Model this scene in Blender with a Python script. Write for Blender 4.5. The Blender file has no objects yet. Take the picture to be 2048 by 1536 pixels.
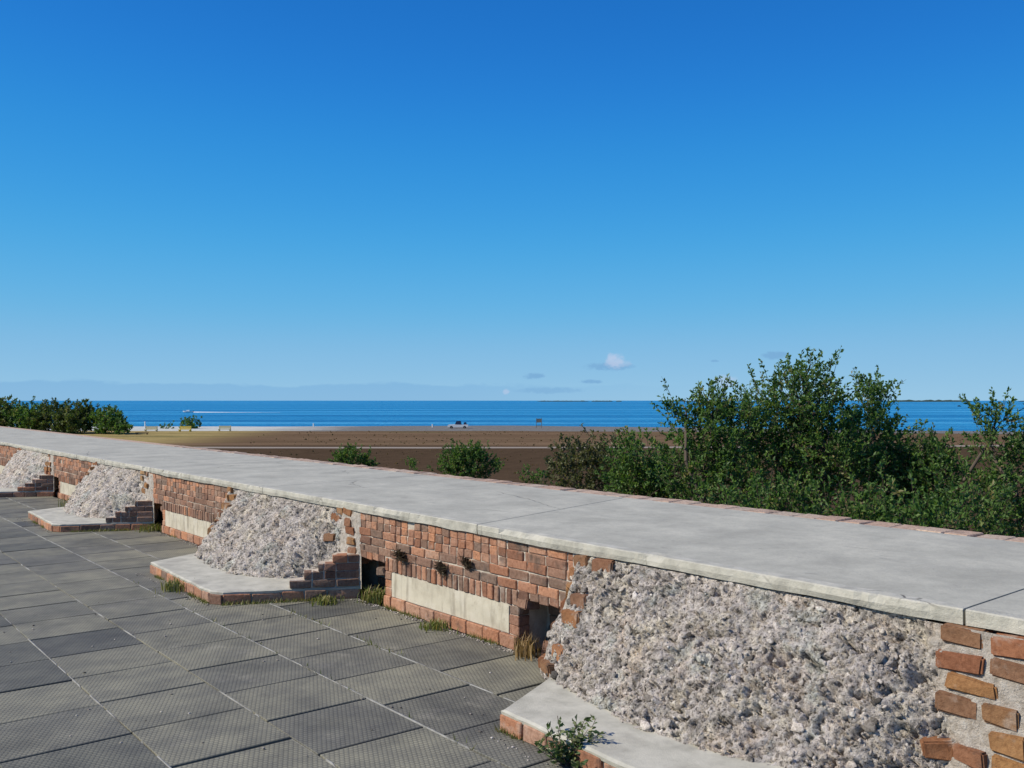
import bpy, bmesh, math, random
import numpy as np
from mathutils import Vector, Matrix, Euler

random.seed(7); rng = np.random.default_rng(7)
scene = bpy.context.scene
R = math.radians

# ------------------------------------------------------------------ camera
F, CX, HY, EYE = 1850.0, 1024.0, 801.0, 1.7           # focal length and horizon in pixels of the 2048 photo, eye height
YAW = math.atan((CX + 470.0) / F)                      # the wall (world +Y) runs off to the left of the view axis
FWD = np.array([math.sin(YAW), math.cos(YAW), 0.0])
RT = np.array([math.cos(YAW), -math.sin(YAW), 0.0])
cam_d = bpy.data.cameras.new('camera')
cam_d.sensor_width = 36.0; cam_d.lens = 36.0 * F / 2048.0
cam_d.shift_y = (HY - 768.0) / 2048.0
cam_d.clip_start = 0.05; cam_d.clip_end = 60000.0
cam = bpy.data.objects.new('camera', cam_d)
scene.collection.objects.link(cam)
cam.location = (0, 0, EYE); cam.rotation_euler = (R(90), 0, -YAW)
scene.camera = cam

# ------------------------------------------------------------------ sky, sun, exposure
SUN_EL = R(41.0)
SUN_H = np.array([-0.91, 0.41]); SUN_H /= np.linalg.norm(SUN_H)   # horizontal direction towards the sun
SUN_DIR = Vector((SUN_H[0]*math.cos(SUN_EL), SUN_H[1]*math.cos(SUN_EL), math.sin(SUN_EL)))
world = bpy.data.worlds.new('World'); scene.world = world; world.use_nodes = True
SKY_STRENGTH = 0.1
sun_d = bpy.data.lights.new('sun', 'SUN'); sun_d.energy = 5.0; sun_d.angle = R(0.53); sun_d.color = (1.0, 0.925, 0.78)
sun = bpy.data.objects.new('sun', sun_d); scene.collection.objects.link(sun)
sun.rotation_euler = SUN_DIR.to_track_quat('Z', 'Y').to_euler(); sun.location = (-20, 14, 20)
vs = scene.view_settings
vs.view_transform = 'Standard'; vs.look = 'None'; vs.gamma = 1.0; vs.exposure = 0.0; vs.use_curve_mapping = False
scene.render.resolution_x = 1024; scene.render.resolution_y = 768

def ray_dir(px, py):
    d = FWD + RT*(px-CX)/F + np.array([0, 0, 1.0])*(HY-py)/F
    return d
def on_plane(px, py, z):                                # pixel -> point on the horizontal plane z
    d = ray_dir(px, py); t = (z-EYE)/d[2]
    return np.array([0, 0, EYE]) + d*t
def at_depth(px, py, D):                                # pixel -> point at distance D along the view axis
    return np.array([0, 0, EYE]) + ray_dir(px, py)*D

class N:                                                # tiny node helper
    def __init__(s, tree): s.t = tree; s.n = tree.nodes; s.l = tree.links
    def new(s, typ, **kw):
        n = s.n.new(typ)
        for k, v in kw.items(): setattr(n, k, v)
        return n
    def put(s, sock, v):
        if isinstance(v, bpy.types.NodeSocket): s.l.new(v, sock)
        elif v is not None:
            try: sock.default_value = v
            except Exception: sock.default_value = tuple(v) + (1.0,)
    def math(s, op, a, b=None, c=None, clamp=False):
        n = s.new('ShaderNodeMath', operation=op, use_clamp=clamp)
        s.put(n.inputs[0], a); s.put(n.inputs[1], b); s.put(n.inputs[2], c)
        return n.outputs[0]
    def vmath(s, op, a, b=None):
        n = s.new('ShaderNodeVectorMath', operation=op); s.put(n.inputs[0], a)
        if b is not None: s.put(n.inputs[1], b)
        return n.outputs['Value'] if op in ('DOT_PRODUCT', 'LENGTH') else n.outputs[0]
    def noise(s, vec=None, scale=5, detail=4, rough=.55, dist=0, out=0):
        n = s.new('ShaderNodeTexNoise'); s.put(n.inputs['Vector'], vec)
        n.inputs['Scale'].default_value = scale; n.inputs['Detail'].default_value = detail
        n.inputs['Roughness'].default_value = rough; n.inputs['Distortion'].default_value = dist
        return n.outputs[out]
    def voro(s, vec=None, scale=5, feature='F1', out='Distance'):
        n = s.new('ShaderNodeTexVoronoi', feature=feature); s.put(n.inputs['Vector'], vec)
        n.inputs['Scale'].default_value = scale
        return n.outputs[out]
    def ramp(s, fac, stops, interp='LINEAR'):
        n = s.new('ShaderNodeValToRGB'); s.put(n.inputs[0], fac); cr = n.color_ramp; cr.interpolation = interp
        while len(cr.elements) > 1: cr.elements.remove(cr.elements[-1])
        for i, (p, c) in enumerate(stops):
            e = cr.elements[0] if i == 0 else cr.elements.new(p)
            e.position = p
            if not isinstance(c, (tuple, list)): c = (c, c, c)
            e.color = tuple(c)[:3] + (1,)
        return n.outputs[0]
    def mix(s, fac, a, b, blend='MIX'):
        n = s.new('ShaderNodeMix', data_type='RGBA', blend_type=blend)
        s.put(n.inputs[0], fac); s.put(n.inputs[6], a); s.put(n.inputs[7], b)
        return n.outputs[2]
    def mapr(s, v, a, b, c=0.0, d=1.0, smooth=True):
        n = s.new('ShaderNodeMapRange', interpolation_type='SMOOTHSTEP' if smooth else 'LINEAR')
        for i, q in enumerate((v, a, b, c, d)): s.put(n.inputs[i], q)
        return n.outputs[0]
    def mapping(s, vec, scale=(1, 1, 1), loc=(0, 0, 0), rot=(0, 0, 0)):
        n = s.new('ShaderNodeMapping'); s.put(n.inputs[0], vec)
        n.inputs['Scale'].default_value = scale; n.inputs['Location'].default_value = loc; n.inputs['Rotation'].default_value = rot
        return n.outputs[0]

def build_world():
    w = N(world.node_tree); w.n.clear()
    out = w.new('ShaderNodeOutputWorld'); bg = w.new('ShaderNodeBackground'); w.l.new(bg.outputs[0], out.inputs[0])
    bg.inputs[1].default_value = SKY_STRENGTH
    sky = w.new('ShaderNodeTexSky', sky_type='NISHITA'); sky.sun_disc = False
    sky.sun_elevation = SUN_EL; sky.sun_rotation = math.atan2(SUN_DIR.x, SUN_DIR.y)
    sky.altitude = 0; sky.air_density = 1.0; sky.dust_density = 0.0; sky.ozone_density = 3.0
    tc = w.new('ShaderNodeTexCoord'); d = tc.outputs['Generated']
    w.l.new(w.vmath('NORMALIZE', w.vmath('ADD', d, (0, 0, .12))), sky.inputs['Vector'])      # clear tropical air: no yellow band at the horizon
    # the photograph's sky hardly changes round the compass: blend in a copy that depends on elevation alone
    sxyz = w.new('ShaderNodeSeparateXYZ'); w.l.new(d, sxyz.inputs[0])
    hl = w.math('SQRT', w.math('SUBTRACT', 1.0, w.math('MULTIPLY', sxyz.outputs[2], sxyz.outputs[2])))
    cv3 = w.new('ShaderNodeCombineXYZ')
    w.l.new(w.math('MULTIPLY', hl, float(FWD[0])), cv3.inputs[0]); w.l.new(w.math('MULTIPLY', hl, float(FWD[1])), cv3.inputs[1]); w.l.new(w.math('ADD', sxyz.outputs[2], .12), cv3.inputs[2])
    sky2 = w.new('ShaderNodeTexSky', sky_type='NISHITA')
    for a_ in ('sun_disc', 'sun_elevation', 'sun_rotation', 'altitude', 'air_density', 'dust_density', 'ozone_density'): setattr(sky2, a_, getattr(sky, a_))
    w.l.new(w.vmath('NORMALIZE', cv3.outputs[0]), sky2.inputs['Vector'])
    sc = w.vmath('SCALE', w.mix(.8, sky.outputs[0], sky2.outputs[0])); sc.node.inputs['Scale'].default_value = SKY_STRENGTH
    cv = w.new('ShaderNodeRGBCurve'); w.l.new(sc, cv.inputs['Color'])
    for i, pts in enumerate(SKY_FIT):
        c = cv.mapping.curves[i]
        for k, (x, y) in enumerate(pts):
            if k == 0: c.points[0].location = (x, y)
            elif k == 1: c.points[1].location = (x, y)
            else: c.points.new(x, y)
    cv.mapping.use_clip = False; cv.mapping.update()
    sc2 = w.vmath('SCALE', cv.outputs[0]); sc2.node.inputs['Scale'].default_value = 1/SKY_STRENGTH
    col = sc2
    nz = w.noise(w.mapping(d, (1, 1, 1.8)), 130, 6, .65)
    nzl = w.noise(w.mapping(d, (1, 1, 3.0)), 14, 4, .6)
    sz = w.new('ShaderNodeSeparateXYZ'); w.l.new(d, sz.inputs[0]); el = sz.outputs[2]
    # distant cloud bank lying on the horizon all round
    edge = w.math('ADD', .006, w.math('MULTIPLY', nzl, .022))
    bank = w.mapr(w.math('SUBTRACT', edge, el), -.0015, .0022)
    bank = w.math('MULTIPLY', bank, w.mapr(w.math('ADD', w.vmath('DOT_PRODUCT', d, tuple(-RT)), w.math('MULTIPLY', w.noise(d, 2.3, 2), .2)), -.12, .22))
    col = w.mix(w.math('MULTIPLY', bank, .36), col, tuple(c/SKY_STRENGTH for c in (.15, .37, .67)))
    # small fair-weather puffs
    for (px, py, rx, ry, c, a) in PUFFS:
        dv = ray_dir(px, py); ln = np.linalg.norm(dv); c0 = dv/ln
        r0 = np.cross(c0, [0, 0, 1.0]); r0 /= np.linalg.norm(r0); u0 = np.cross(r0, c0)
        x = w.math('MULTIPLY', w.vmath('DOT_PRODUCT', d, tuple(r0)), F/rx)
        y = w.math('MULTIPLY', w.vmath('DOT_PRODUCT', d, tuple(u0)), F/ry)
        rr = w.math('ADD', w.math('MULTIPLY', x, x), w.math('MULTIPLY', y, y))
        rr = w.math('ADD', rr, w.math('MULTIPLY', w.math('SUBTRACT', nz, .5), 2.4))
        m = w.mapr(rr, 1.15, .1)
        m = w.math('MULTIPLY', m, w.math('GREATER_THAN', w.vmath('DOT_PRODUCT', d, tuple(c0)), .9))
        col = w.mix(w.math('MULTIPLY', m, a), col, tuple(k/SKY_STRENGTH for k in c))
    w.l.new(col, bg.inputs[0])
SKY_FIT = [[(0, 0), (1.5, .9), (.094, .0137), (.135, .041), (.185, .114), (.26, .254), (.5, .46)],       # film response of the photograph's sky
           [(0, 0), (1.5, 1.0), (.1, .06), (.166, .159), (.232, .305), (.308, .429), (.406, .515), (.6, .63)],
           [(0, 0), (1.5, 1.0), (.2, .3), (.304, .539), (.398, .72), (.482, .768), (.56, .765), (.8, .82)]]
GREYC, WHITEC = (.19, .40, .66), (.50, .60, .80)
PUFFS = [(1218, 733, 54, 9, GREYC, .75), (1229, 722, 22, 17, WHITEC, .6), (1224, 714, 12, 9, WHITEC, .5), (1240, 727, 24, 8, WHITEC, .35), (1068, 752, 24, 7, GREYC, .8), (1182, 763, 24, 5, GREYC, .8),
         (1450, 763, 26, 14, WHITEC, .45), (1552, 711, 30, 9, GREYC, .8), (1012, 783, 8, 7, WHITEC, .55), (1430, 722, 9, 3, GREYC, .7),
         (1100, 781, 75, 7, GREYC, .5)]
build_world()

# ------------------------------------------------------------------ helpers
COL = scene.collection
def link(o): COL.objects.link(o); return o
def wl(o):
    return Vector(o.location) + (wl(o.parent) if o.parent else Vector((0, 0, 0)))
def obj(name, mesh, mat=None, parent=None, loc=(0, 0, 0), rot=None, scale=None):
    o = bpy.data.objects.new(name, mesh); link(o)
    if mat is not None and mesh is not None and not mesh.materials: mesh.materials.append(mat)
    o.location = Vector(loc)
    if parent is not None: o.parent = parent; o.location = Vector(loc) - wl(parent)
    if rot: o.rotation_euler = rot
    if scale: o.scale = scale
    return o
def thing(name, label, cat, loc, group=None):
    o = bpy.data.objects.new(name, None); link(o); o.location = loc; o.empty_display_size = .1
    o['label'] = label; o['category'] = cat
    if group: o['group'] = group
    return o
def tag(o, label, cat, group=None):
    o['label'] = label; o['category'] = cat
    if group: o['group'] = group
    return o
def mesh_np(name, V, Fc, smooth=False, tint=None):
    me = bpy.data.meshes.new(name)
    V = np.asarray(V, np.float32)
    if isinstance(Fc, np.ndarray):
        n = Fc.shape[1]; me.vertices.add(len(V)); me.vertices.foreach_set('co', V.ravel())
        me.loops.add(Fc.size); me.loops.foreach_set('vertex_index', Fc.ravel().astype(np.int32))
        me.polygons.add(len(Fc)); me.polygons.foreach_set('loop_start', np.arange(0, Fc.size, n, dtype=np.int32))
        me.polygons.foreach_set('loop_total', np.full(len(Fc), n, np.int32))
        me.update(calc_edges=True); me.validate()
    else:
        me.from_pydata([tuple(v) for v in V], [], Fc)
    if smooth: me.polygons.foreach_set('use_smooth', np.ones(len(me.polygons), bool))
    if tint is not None:
        a = me.attributes.new('tint', 'FLOAT', 'POINT'); a.data.foreach_set('value', np.asarray(tint, np.float32))
    return me
def bm_mesh(name, bm, smooth=False):
    bmesh.ops.recalc_face_normals(bm, faces=bm.faces)
    me = bpy.data.meshes.new(name); bm.to_mesh(me); bm.free()
    if smooth: me.polygons.foreach_set('use_smooth', np.ones(len(me.polygons), bool))
    return me
def box_bm(bm, x0, x1, y0, y1, z0, z1):
    v = [bm.verts.new(p) for p in ((x0,y0,z0),(x1,y0,z0),(x1,y1,z0),(x0,y1,z0),(x0,y0,z1),(x1,y0,z1),(x1,y1,z1),(x0,y1,z1))]
    for f in ((0,3,2,1),(4,5,6,7),(0,1,5,4),(1,2,6,5),(2,3,7,6),(3,0,4,7)): bm.faces.new([v[i] for i in f])
def bevel_box(name, lx, ly, lz, b, jit, seed, subdiv=0, seg=1):
    rr = random.Random(seed); bm = bmesh.new(); box_bm(bm, -lx/2, lx/2, -ly/2, ly/2, -lz/2, lz/2)
    bmesh.ops.recalc_face_normals(bm, faces=bm.faces)
    if subdiv: bmesh.ops.subdivide_edges(bm, edges=bm.edges, cuts=subdiv, use_grid_fill=True)
    for v in bm.verts: v.co += Vector([rr.uniform(-jit, jit) for _ in range(3)])
    if not subdiv: bmesh.ops.bevel(bm, geom=list(bm.edges), offset=b, segments=seg, affect='EDGES')
    return bm_mesh(name, bm)

def hash3(ix, iy, iz, s=0):
    h = (ix.astype(np.int64)*374761393 + iy.astype(np.int64)*668265263 + iz.astype(np.int64)*2147483647 + s*144665) & 0xffffffff
    h = ((h ^ (h >> 13))*1274126177) & 0xffffffff
    h = ((h ^ (h >> 15))*2246822519) & 0xffffffff
    return ((h ^ (h >> 16)) & 0xffffff)/float(0xffffff)
def vnoise(p, s=0):
    p = np.asarray(p, float); i = np.floor(p).astype(np.int64); f = p-i; f = f*f*(3-2*f); r = 0
    for dx in (0, 1):
        for dy in (0, 1):
            for dz in (0, 1):
                w = (f[..., 0] if dx else 1-f[..., 0])*(f[..., 1] if dy else 1-f[..., 1])*(f[..., 2] if dz else 1-f[..., 2])
                r = r + w*hash3(i[..., 0]+dx, i[..., 1]+dy, i[..., 2]+dz, s)
    return r*2-1
def fbm(p, o=4, s=0, g=.5):
    a, r, t = 1.0, 0, 0
    for k in range(o): r = r + a*vnoise(np.asarray(p)*2**k, s+k); t += a; a *= g
    return r/t
def worley(p, s=0):
    p = np.asarray(p, float); i = np.floor(p).astype(np.int64); best = np.full(p.shape[:-1], 9.0)
    for dx in (-1, 0, 1):
        for dy in (-1, 0, 1):
            for dz in (-1, 0, 1):
                c = i + np.array([dx, dy, dz])
                q = np.stack([c[..., k] + hash3(c[..., 0], c[..., 1], c[..., 2], s+k+1) for k in range(3)], -1)
                best = np.minimum(best, np.linalg.norm(q-p, axis=-1))
    return best

# ------------------------------------------------------------------ materials
def mat(name, fn):
    m = bpy.data.materials.new(name); m.use_nodes = True
    t = N(m.node_tree); t.n.clear()
    out = t.new('ShaderNodeOutputMaterial'); b = t.new('ShaderNodeBsdfPrincipled'); t.l.new(b.outputs[0], out.inputs[0])
    b.inputs['Roughness'].default_value = .85
    b.inputs['Specular IOR Level'].default_value = .3
    fn(t, b, out); return m
def setc(t, b, col): t.put(b.inputs['Base Color'], col)
def bump(t, b, h, strength=.5, dist=.01, normal=None):
    n = t.new('ShaderNodeBump'); n.inputs['Strength'].default_value = strength; n.inputs['Distance'].default_value = dist
    t.put(n.inputs['Height'], h)
    if normal is not None: t.l.new(normal, n.inputs['Normal'])
    t.l.new(n.outputs[0], b.inputs['Normal']); return n.outputs[0]
def pos(t): return t.new('ShaderNodeNewGeometry').outputs['Position']
def objrand(t): return t.new('ShaderNodeObjectInfo').outputs['Random']
def tintattr(t):
    a = t.new('ShaderNodeAttribute'); a.attribute_name = 'tint'; return a.outputs['Fac']

def m_brick(stops, mort=.35):
    def fn(t, b, out):
        p = pos(t); r = objrand(t)
        c = t.ramp(r, stops)
        n1 = t.noise(p, 45, 6, .65); n2 = t.noise(p, 9, 5, .6)
        c = t.mix(t.mapr(n1, .35, .75), c, t.mix(1, c, (.62, .55, .5), 'MULTIPLY'))
        c = t.mix(t.math('MULTIPLY', t.mapr(n2, .56, .72), mort), c, (.46, .38, .31))           # smeared lime
        c = t.mix(t.math('MULTIPLY', t.mapr(t.noise(p, 5.3, 6, .7), .54, .70), .6), c, (.055, .05, .043))  # dark weathering
        setc(t, b, c)
        h = t.math('ADD', t.noise(p, 160, 4, .7), t.math('MULTIPLY', n1, 1.4))
        bump(t, b, h, .7, .006); b.inputs['Roughness'].default_value = .93
    return fn
M_BRICK = mat('brick_red', m_brick([(0, (.27, .13, .08)), (.2, (.46, .215, .12)), (.4, (.36, .20, .135)), (.6, (.55, .265, .145)), (.8, (.42, .255, .18)), (1, (.50, .29, .19))]))
M_BRICK_DARK = mat('brick_brown', m_brick([(0, (.18, .095, .065)), (.25, (.27, .16, .11)), (.5, (.22, .155, .118)), (.75, (.31, .165, .11)), (1, (.34, .215, .15))], .5))
M_BRICK_ROUGH = mat('brick_rough', m_brick([(0, (.25, .105, .055)), (.25, (.36, .19, .075)), (.5, (.23, .125, .075)), (.75, (.33, .14, .07)), (1, (.40, .25, .12))], .5))
M_BRICK_PINK = mat('brick_pink', m_brick([(0, (.46, .32, .235)), (.5, (.55, .40, .295)), (1, (.50, .40, .31))], .8))
def f_mortar(t, b, out):
    p = pos(t); n = t.noise(p, 14, 6, .65)
    c = t.ramp(n, [(.25, (.36, .30, .235)), (.5, (.54, .465, .375)), (.75, (.66, .585, .49))])
    c = t.mix(t.mapr(t.noise(p, 3, 4), .55, .75), c, (.2, .16, .125))
    setc(t, b, c); bump(t, b, t.math('ADD', n, t.noise(p, 110, 4, .7)), .8, .008)
M_MORTAR = mat('lime_mortar', f_mortar)
def f_plaster(t, b, out):
    p = pos(t); n = t.noise(p, 6, 6, .6)
    c = t.ramp(n, [(.25, (.42, .37, .28)), (.5, (.54, .49, .38)), (.8, (.60, .55, .46))])
    st = t.noise(t.mapping(p, (1, 9, 1.3)), 2.2, 5, .6)
    c = t.mix(t.math('MULTIPLY', t.mapr(st, .48, .72), .7), c, (.26, .22, .165)); c = t.mix(t.math('MULTIPLY', t.mapr(t.noise(p, 16, 6, .75), .55, .7), .45), c, (.30, .25, .19))
    setc(t, b, c); bump(t, b, t.math('ADD', n, t.noise(p, 90, 4, .7)), .4, .006)
M_PLASTER = mat('plaster', f_plaster)
def f_rubble(t, b, out):
    p = pos(t); a = tintattr(t); n = t.noise(p, 30, 6, .7); n2 = t.noise(p, 4, 4, .6)
    c = t.ramp(t.noise(p, 60, 5, .75), [(.35, (.09, .083, .073)), (.43, (.43, .40, .362)), (.53, (.72, .68, .625)), (.7, (.90, .865, .81))])
    c = t.mix(t.mapr(n2, .5, .7), c, t.mix(1, c, (1.0, .92, .84), 'MULTIPLY'))
    c = t.mix(t.math('MULTIPLY', t.mapr(t.noise(p, 5.5, 5), .58, .7), .45), c, (.30, .305, .285))     # grey lichen
    c = t.mix(t.mapr(t.noise(p, 34, 5, .7, .6), .60, .66), c, (.11, .10, .09))                     # black lichen, and dark specks painting in the shade of small pits
    big = t.ramp(t.noise(p, 3.6, 4, .6), [(.36, (.82, .86, .85)), (.45, (.95, .91, .91)), (.55, (.88, .85, .84)), (.64, (1.04, 1.0, .92))]); big = t.mix(1, big, t.ramp(t.noise(p, 13, 5, .68), [(.34, (.36, .36, .35)), (.46, (.80, .79, .78)), (.58, (1.0, .99, .97)), (.7, (1.14, 1.13, 1.1))]), 'MULTIPLY'); c = t.mix(1, c, big, 'MULTIPLY')
    mort = t.ramp(n, [(.3, (.32, .27, .215)), (.5, (.52, .46, .39)), (.7, (.66, .61, .54))])
    c = t.mix(a, c, mort); setc(t, b, c)
    bump(t, b, t.math('ADD', t.math('MULTIPLY', n, 1.5), t.noise(p, 120, 5, .75)), .9, .012); b.inputs['Roughness'].default_value = .95
M_RUBBLE = mat('coral_rubble', f_rubble)
def f_stone(t, b, out):
    p = pos(t); a = t.math('FRACT', t.math('ADD', tintattr(t), objrand(t)))
    c = t.ramp(a, [(0, (.10, .094, .085)), (.18, (.29, .27, .245)), (.4, (.50, .47, .43)), (.62, (.64, .605, .555)), (.82, (.76, .715, .65)), (1, (.90, .87, .82))])
    n = t.noise(p, 90, 5, .75)
    c = t.mix(t.mapr(n, .38, .6), t.mix(1, c, (.55, .53, .5), 'MULTIPLY'), c); setc(t, b, c)
    big = t.ramp(t.noise(p, 3.6, 4, .6), [(.36, (.82, .86, .85)), (.45, (.95, .91, .91)), (.55, (.88, .85, .84)), (.64, (1.04, 1.0, .92))]); big = t.mix(1, big, t.ramp(t.noise(p, 13, 5, .68), [(.34, (.36, .36, .35)), (.46, (.80, .79, .78)), (.58, (1.0, .99, .97)), (.7, (1.14, 1.13, 1.1))]), 'MULTIPLY'); setc(t, b, t.mix(1, c, big, 'MULTIPLY'))
    bump(t, b, n, .9, .01); b.inputs['Roughness'].default_value = .95
M_STONE = mat('coral_stone', f_stone)
def f_concrete(t, b, out):
    p = pos(t); n = t.noise(p, 2.2, 6, .6); n2 = t.noise(p, 60, 5, .7)
    c = t.ramp(n, [(.3, (.34, .326, .268)), (.5, (.43, .413, .34)), (.68, (.50, .478, .392))])
    c = t.mix(t.math('MULTIPLY', t.mapr(t.math('ADD', t.math('MULTIPLY', n2, .5), t.math('MULTIPLY', t.noise(p, 14, 5, .65), .5)), .4, .62), .35), c, (.25, .242, .21))
    c = t.mix(t.math('MULTIPLY', t.mapr(t.noise(t.mapping(p, (1, .35, 1)), 1.3, 5, .65), .54, .70), .4), c, (.28, .27, .235))
    pw = t.mix(.35, p, t.noise(p, 1.1, 5, .6, out=1), 'ADD')
    cr = t.voro(t.mapping(pw, (.85, .36, 1)), .62, 'DISTANCE_TO_EDGE')
    crm = t.math('MULTIPLY', t.mapr(cr, .004, .001), t.mapr(t.noise(p, .8, 2), .52, .6))
    c = t.mix(t.math('MULTIPLY', crm, .6), c, (.11, .105, .09))
    c = t.mix(t.math('MULTIPLY', t.mapr(t.noise(t.mapping(p, (1, .55, 1)), 5.5, 6, .72), .60, .70), .4), c, (.18, .175, .155))     # dark lichen blotches
    c = t.mix(t.math('MULTIPLY', t.mapr(t.noise(p, 45, 3, .6), .68, .74), .5), c, (.14, .135, .12)); setc(t, b, c)
    sp = t.new('ShaderNodeSeparateXYZ'); t.l.new(p, sp.inputs[0])
    bump(t, b, t.math('SUBTRACT', t.math('ADD', n2, t.math('MULTIPLY', n, 2)), t.math('MULTIPLY', crm, 2)), .35, .006); b.inputs['Roughness'].default_value = .9
M_CONC = mat('walkway_concrete', f_concrete)
def f_edge(t, b, out):
    p = pos(t); n = t.noise(p, 9, 6, .65)
    c = t.ramp(n, [(.25, (.30, .285, .24)), (.5, (.45, .43, .36)), (.75, (.55, .52, .44))])
    cr = t.voro(t.mix(.03, p, t.noise(p, 9, 4, out=1), 'ADD'), 3.2, 'DISTANCE_TO_EDGE')
    c = t.mix(t.math('MULTIPLY', t.mapr(cr, .02, .006), t.mapr(t.noise(p, 1.7, 2), .55, .66)), c, (.14, .13, .11))
    setc(t, b, c); bump(t, b, t.math('ADD', n, t.noise(p, 80, 4, .7)), .6, .01)
M_EDGE = mat('worn_edge_concrete', f_edge)
def f_apron(t, b, out):
    p = pos(t); n = t.noise(p, 7, 6, .65)
    c = t.ramp(n, [(.3, (.35, .335, .275)), (.5, (.46, .44, .365)), (.7, (.55, .525, .44))])
    c = t.mix(t.math('MULTIPLY', t.mapr(t.noise(p, 2.7, 5), .53, .7), .5), c, (.25, .235, .2))
    setc(t, b, c); bump(t, b, t.math('ADD', n, t.noise(p, 100, 4, .7)), .45, .006)
M_APRON = mat('apron_concrete', f_apron)
def f_tile(t, b, out):
    tc = t.new('ShaderNodeTexCoord'); o = tc.outputs['Object']; p = pos(t)
    s = t.new('ShaderNodeSeparateXYZ'); t.l.new(o, s.inputs[0]); PT = .0255
    v = t.math('DIVIDE', s.outputs[1], PT); row = t.math('FLOOR', v)
    u = t.math('ADD', t.math('DIVIDE', s.outputs[0], PT), t.math('MULTIPLY', row, .5))
    fu = t.math('SUBTRACT', t.math('FRACT', u), .5); fv = t.math('SUBTRACT', t.math('FRACT', v), .5)
    r = t.math('SQRT', t.math('ADD', t.math('MULTIPLY', fu, fu), t.math('MULTIPLY', fv, fv)))
    k = t.mapr(r, .46, .27)
    c = t.ramp(objrand(t), [(0, (.17, .166, .142)), (.2, (.20, .194, .156)), (.4, (.232, .223, .173)), (.6, (.246, .236, .182)), (.8, (.206, .199, .158)), (1, (.174, .17, .144))])
    n = t.noise(p, 3.5, 6, .65)
    c = t.mix(t.math('MULTIPLY', t.mapr(t.noise(p, 1.1, 5, .65), .48, .66), .5), c, t.mix(1, c, (.55, .56, .58), 'MULTIPLY'))          # old water stains
    c = t.mix(t.math('MULTIPLY', t.mapr(t.noise(p, 2.3, 6, .7), .57, .68), .35), c, (.33, .31, .255))                           # dried sand film
    c = t.mix(t.mapr(n, .3, .7), t.mix(1, c, (.74, .74, .76), 'MULTIPLY'), t.mix(1, c, (1.16, 1.14, 1.08), 'MULTIPLY'))
    c = t.mix(t.math('MULTIPLY', t.math('SUBTRACT', 1.0, k), .5), c, t.mix(1, c, (.45, .45, .45), 'MULTIPLY'))   # dirt held in the grooves
    c = t.mix(t.math('MULTIPLY', t.mapr(t.noise(p, 34, 4, .7), .66, .74), .35), c, (.35, .34, .31))
    setc(t, b, c); bump(t, b, k, .5, .004); b.inputs['Roughness'].default_value = .8
M_TILE = mat('stud_paver', f_tile)
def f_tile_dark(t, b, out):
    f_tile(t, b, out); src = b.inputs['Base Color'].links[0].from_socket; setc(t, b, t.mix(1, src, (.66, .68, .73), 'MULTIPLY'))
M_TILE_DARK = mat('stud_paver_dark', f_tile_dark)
def f_bed(t, b, out):
    p = pos(t); c = t.ramp(t.noise(p, 4, 5, .6), [(.3, (.028, .027, .025)), (.7, (.07, .066, .058))]); setc(t, b, c)
M_BED = mat('joint_bed', f_bed)
def f_grout(t, b, out):
    p = pos(t); c = t.ramp(t.noise(p, 5, 6, .7), [(.32, (.08, .078, .07)), (.5, (.24, .235, .215)), (.7, (.36, .355, .33))]); setc(t, b, c)
    bump(t, b, t.noise(p, 80, 4), .6, .006)
M_GROUT = mat('pale_grout', f_grout)

def f_leaf(stops, trans=.28):
    def fn(t, b, out):
        c = t.ramp(t.math('FRACT', tintattr(t)), stops); setc(t, b, c); b.inputs['Roughness'].default_value = .5; b.inputs['Specular IOR Level'].default_value = .35
        tr = t.new('ShaderNodeBsdfTranslucent'); t.l.new(t.mix(1, c, (1.25, 1.35, .7), 'MULTIPLY'), tr.inputs[0])
        mx = t.new('ShaderNodeMixShader'); mx.inputs[0].default_value = trans
        t.l.new(b.outputs[0], mx.inputs[1]); t.l.new(tr.outputs[0], mx.inputs[2]); t.l.new(mx.outputs[0], out.inputs[0])
    return fn
M_LEAF = mat('leaf_green', f_leaf([(0, (.05, .10, .026)), (.35, (.088, .165, .038)), (.7, (.12, .21, .046)), (.93, (.17, .25, .06)), (1, (.23, .20, .08))], .45))
M_LEAF_OLIVE = mat('leaf_olive', f_leaf([(0, (.075, .085, .035)), (.5, (.11, .12, .045)), (.85, (.14, .14, .06)), (1, (.19, .14, .08))], .35))
M_LEAF_FAR = mat('leaf_bright', f_leaf([(0, (.05, .08, .022)), (.5, (.10, .14, .035)), (.85, (.15, .18, .05)), (1, (.22, .20, .08))], .35))
M_GRASS = mat('grass_green', f_leaf([(0, (.10, .13, .03)), (.5, (.16, .19, .05)), (.8, (.27, .24, .09)), (1, (.36, .29, .13))]))
M_STRAW = mat('grass_straw', f_leaf([(0, (.17, .105, .045)), (.5, (.30, .19, .08)), (1, (.42, .30, .15))]))
M_WEED = mat('weed_leaf', f_leaf([(0, (.05, .09, .025)), (.5, (.10, .15, .05)), (.85, (.20, .22, .10)), (1, (.45, .42, .30))]))
M_DARKPLANT = mat('dark_plant', f_leaf([(0, (.03, .02, .014)), (.6, (.055, .035, .022)), (1, (.075, .06, .03))], .1))
def plain(c, rough=.7):
    def fn(t, b, out):
        n = t.noise(pos(t), 12, 4, .6)
        setc(t, b, t.mix(t.mapr(n, .3, .7), tuple(x*.82 for x in c), c)); b.inputs['Roughness'].default_value = rough
    return fn
M_BARK = mat('bark', plain((.11, .085, .065), .95))
M_TWIG = mat('twig', plain((.085, .065, .045), .95))
M_WHITE = mat('white_paint', plain((.78, .78, .76), .4))
M_YELLOW = mat('yellow_paint', plain((.62, .47, .08), .6))
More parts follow.
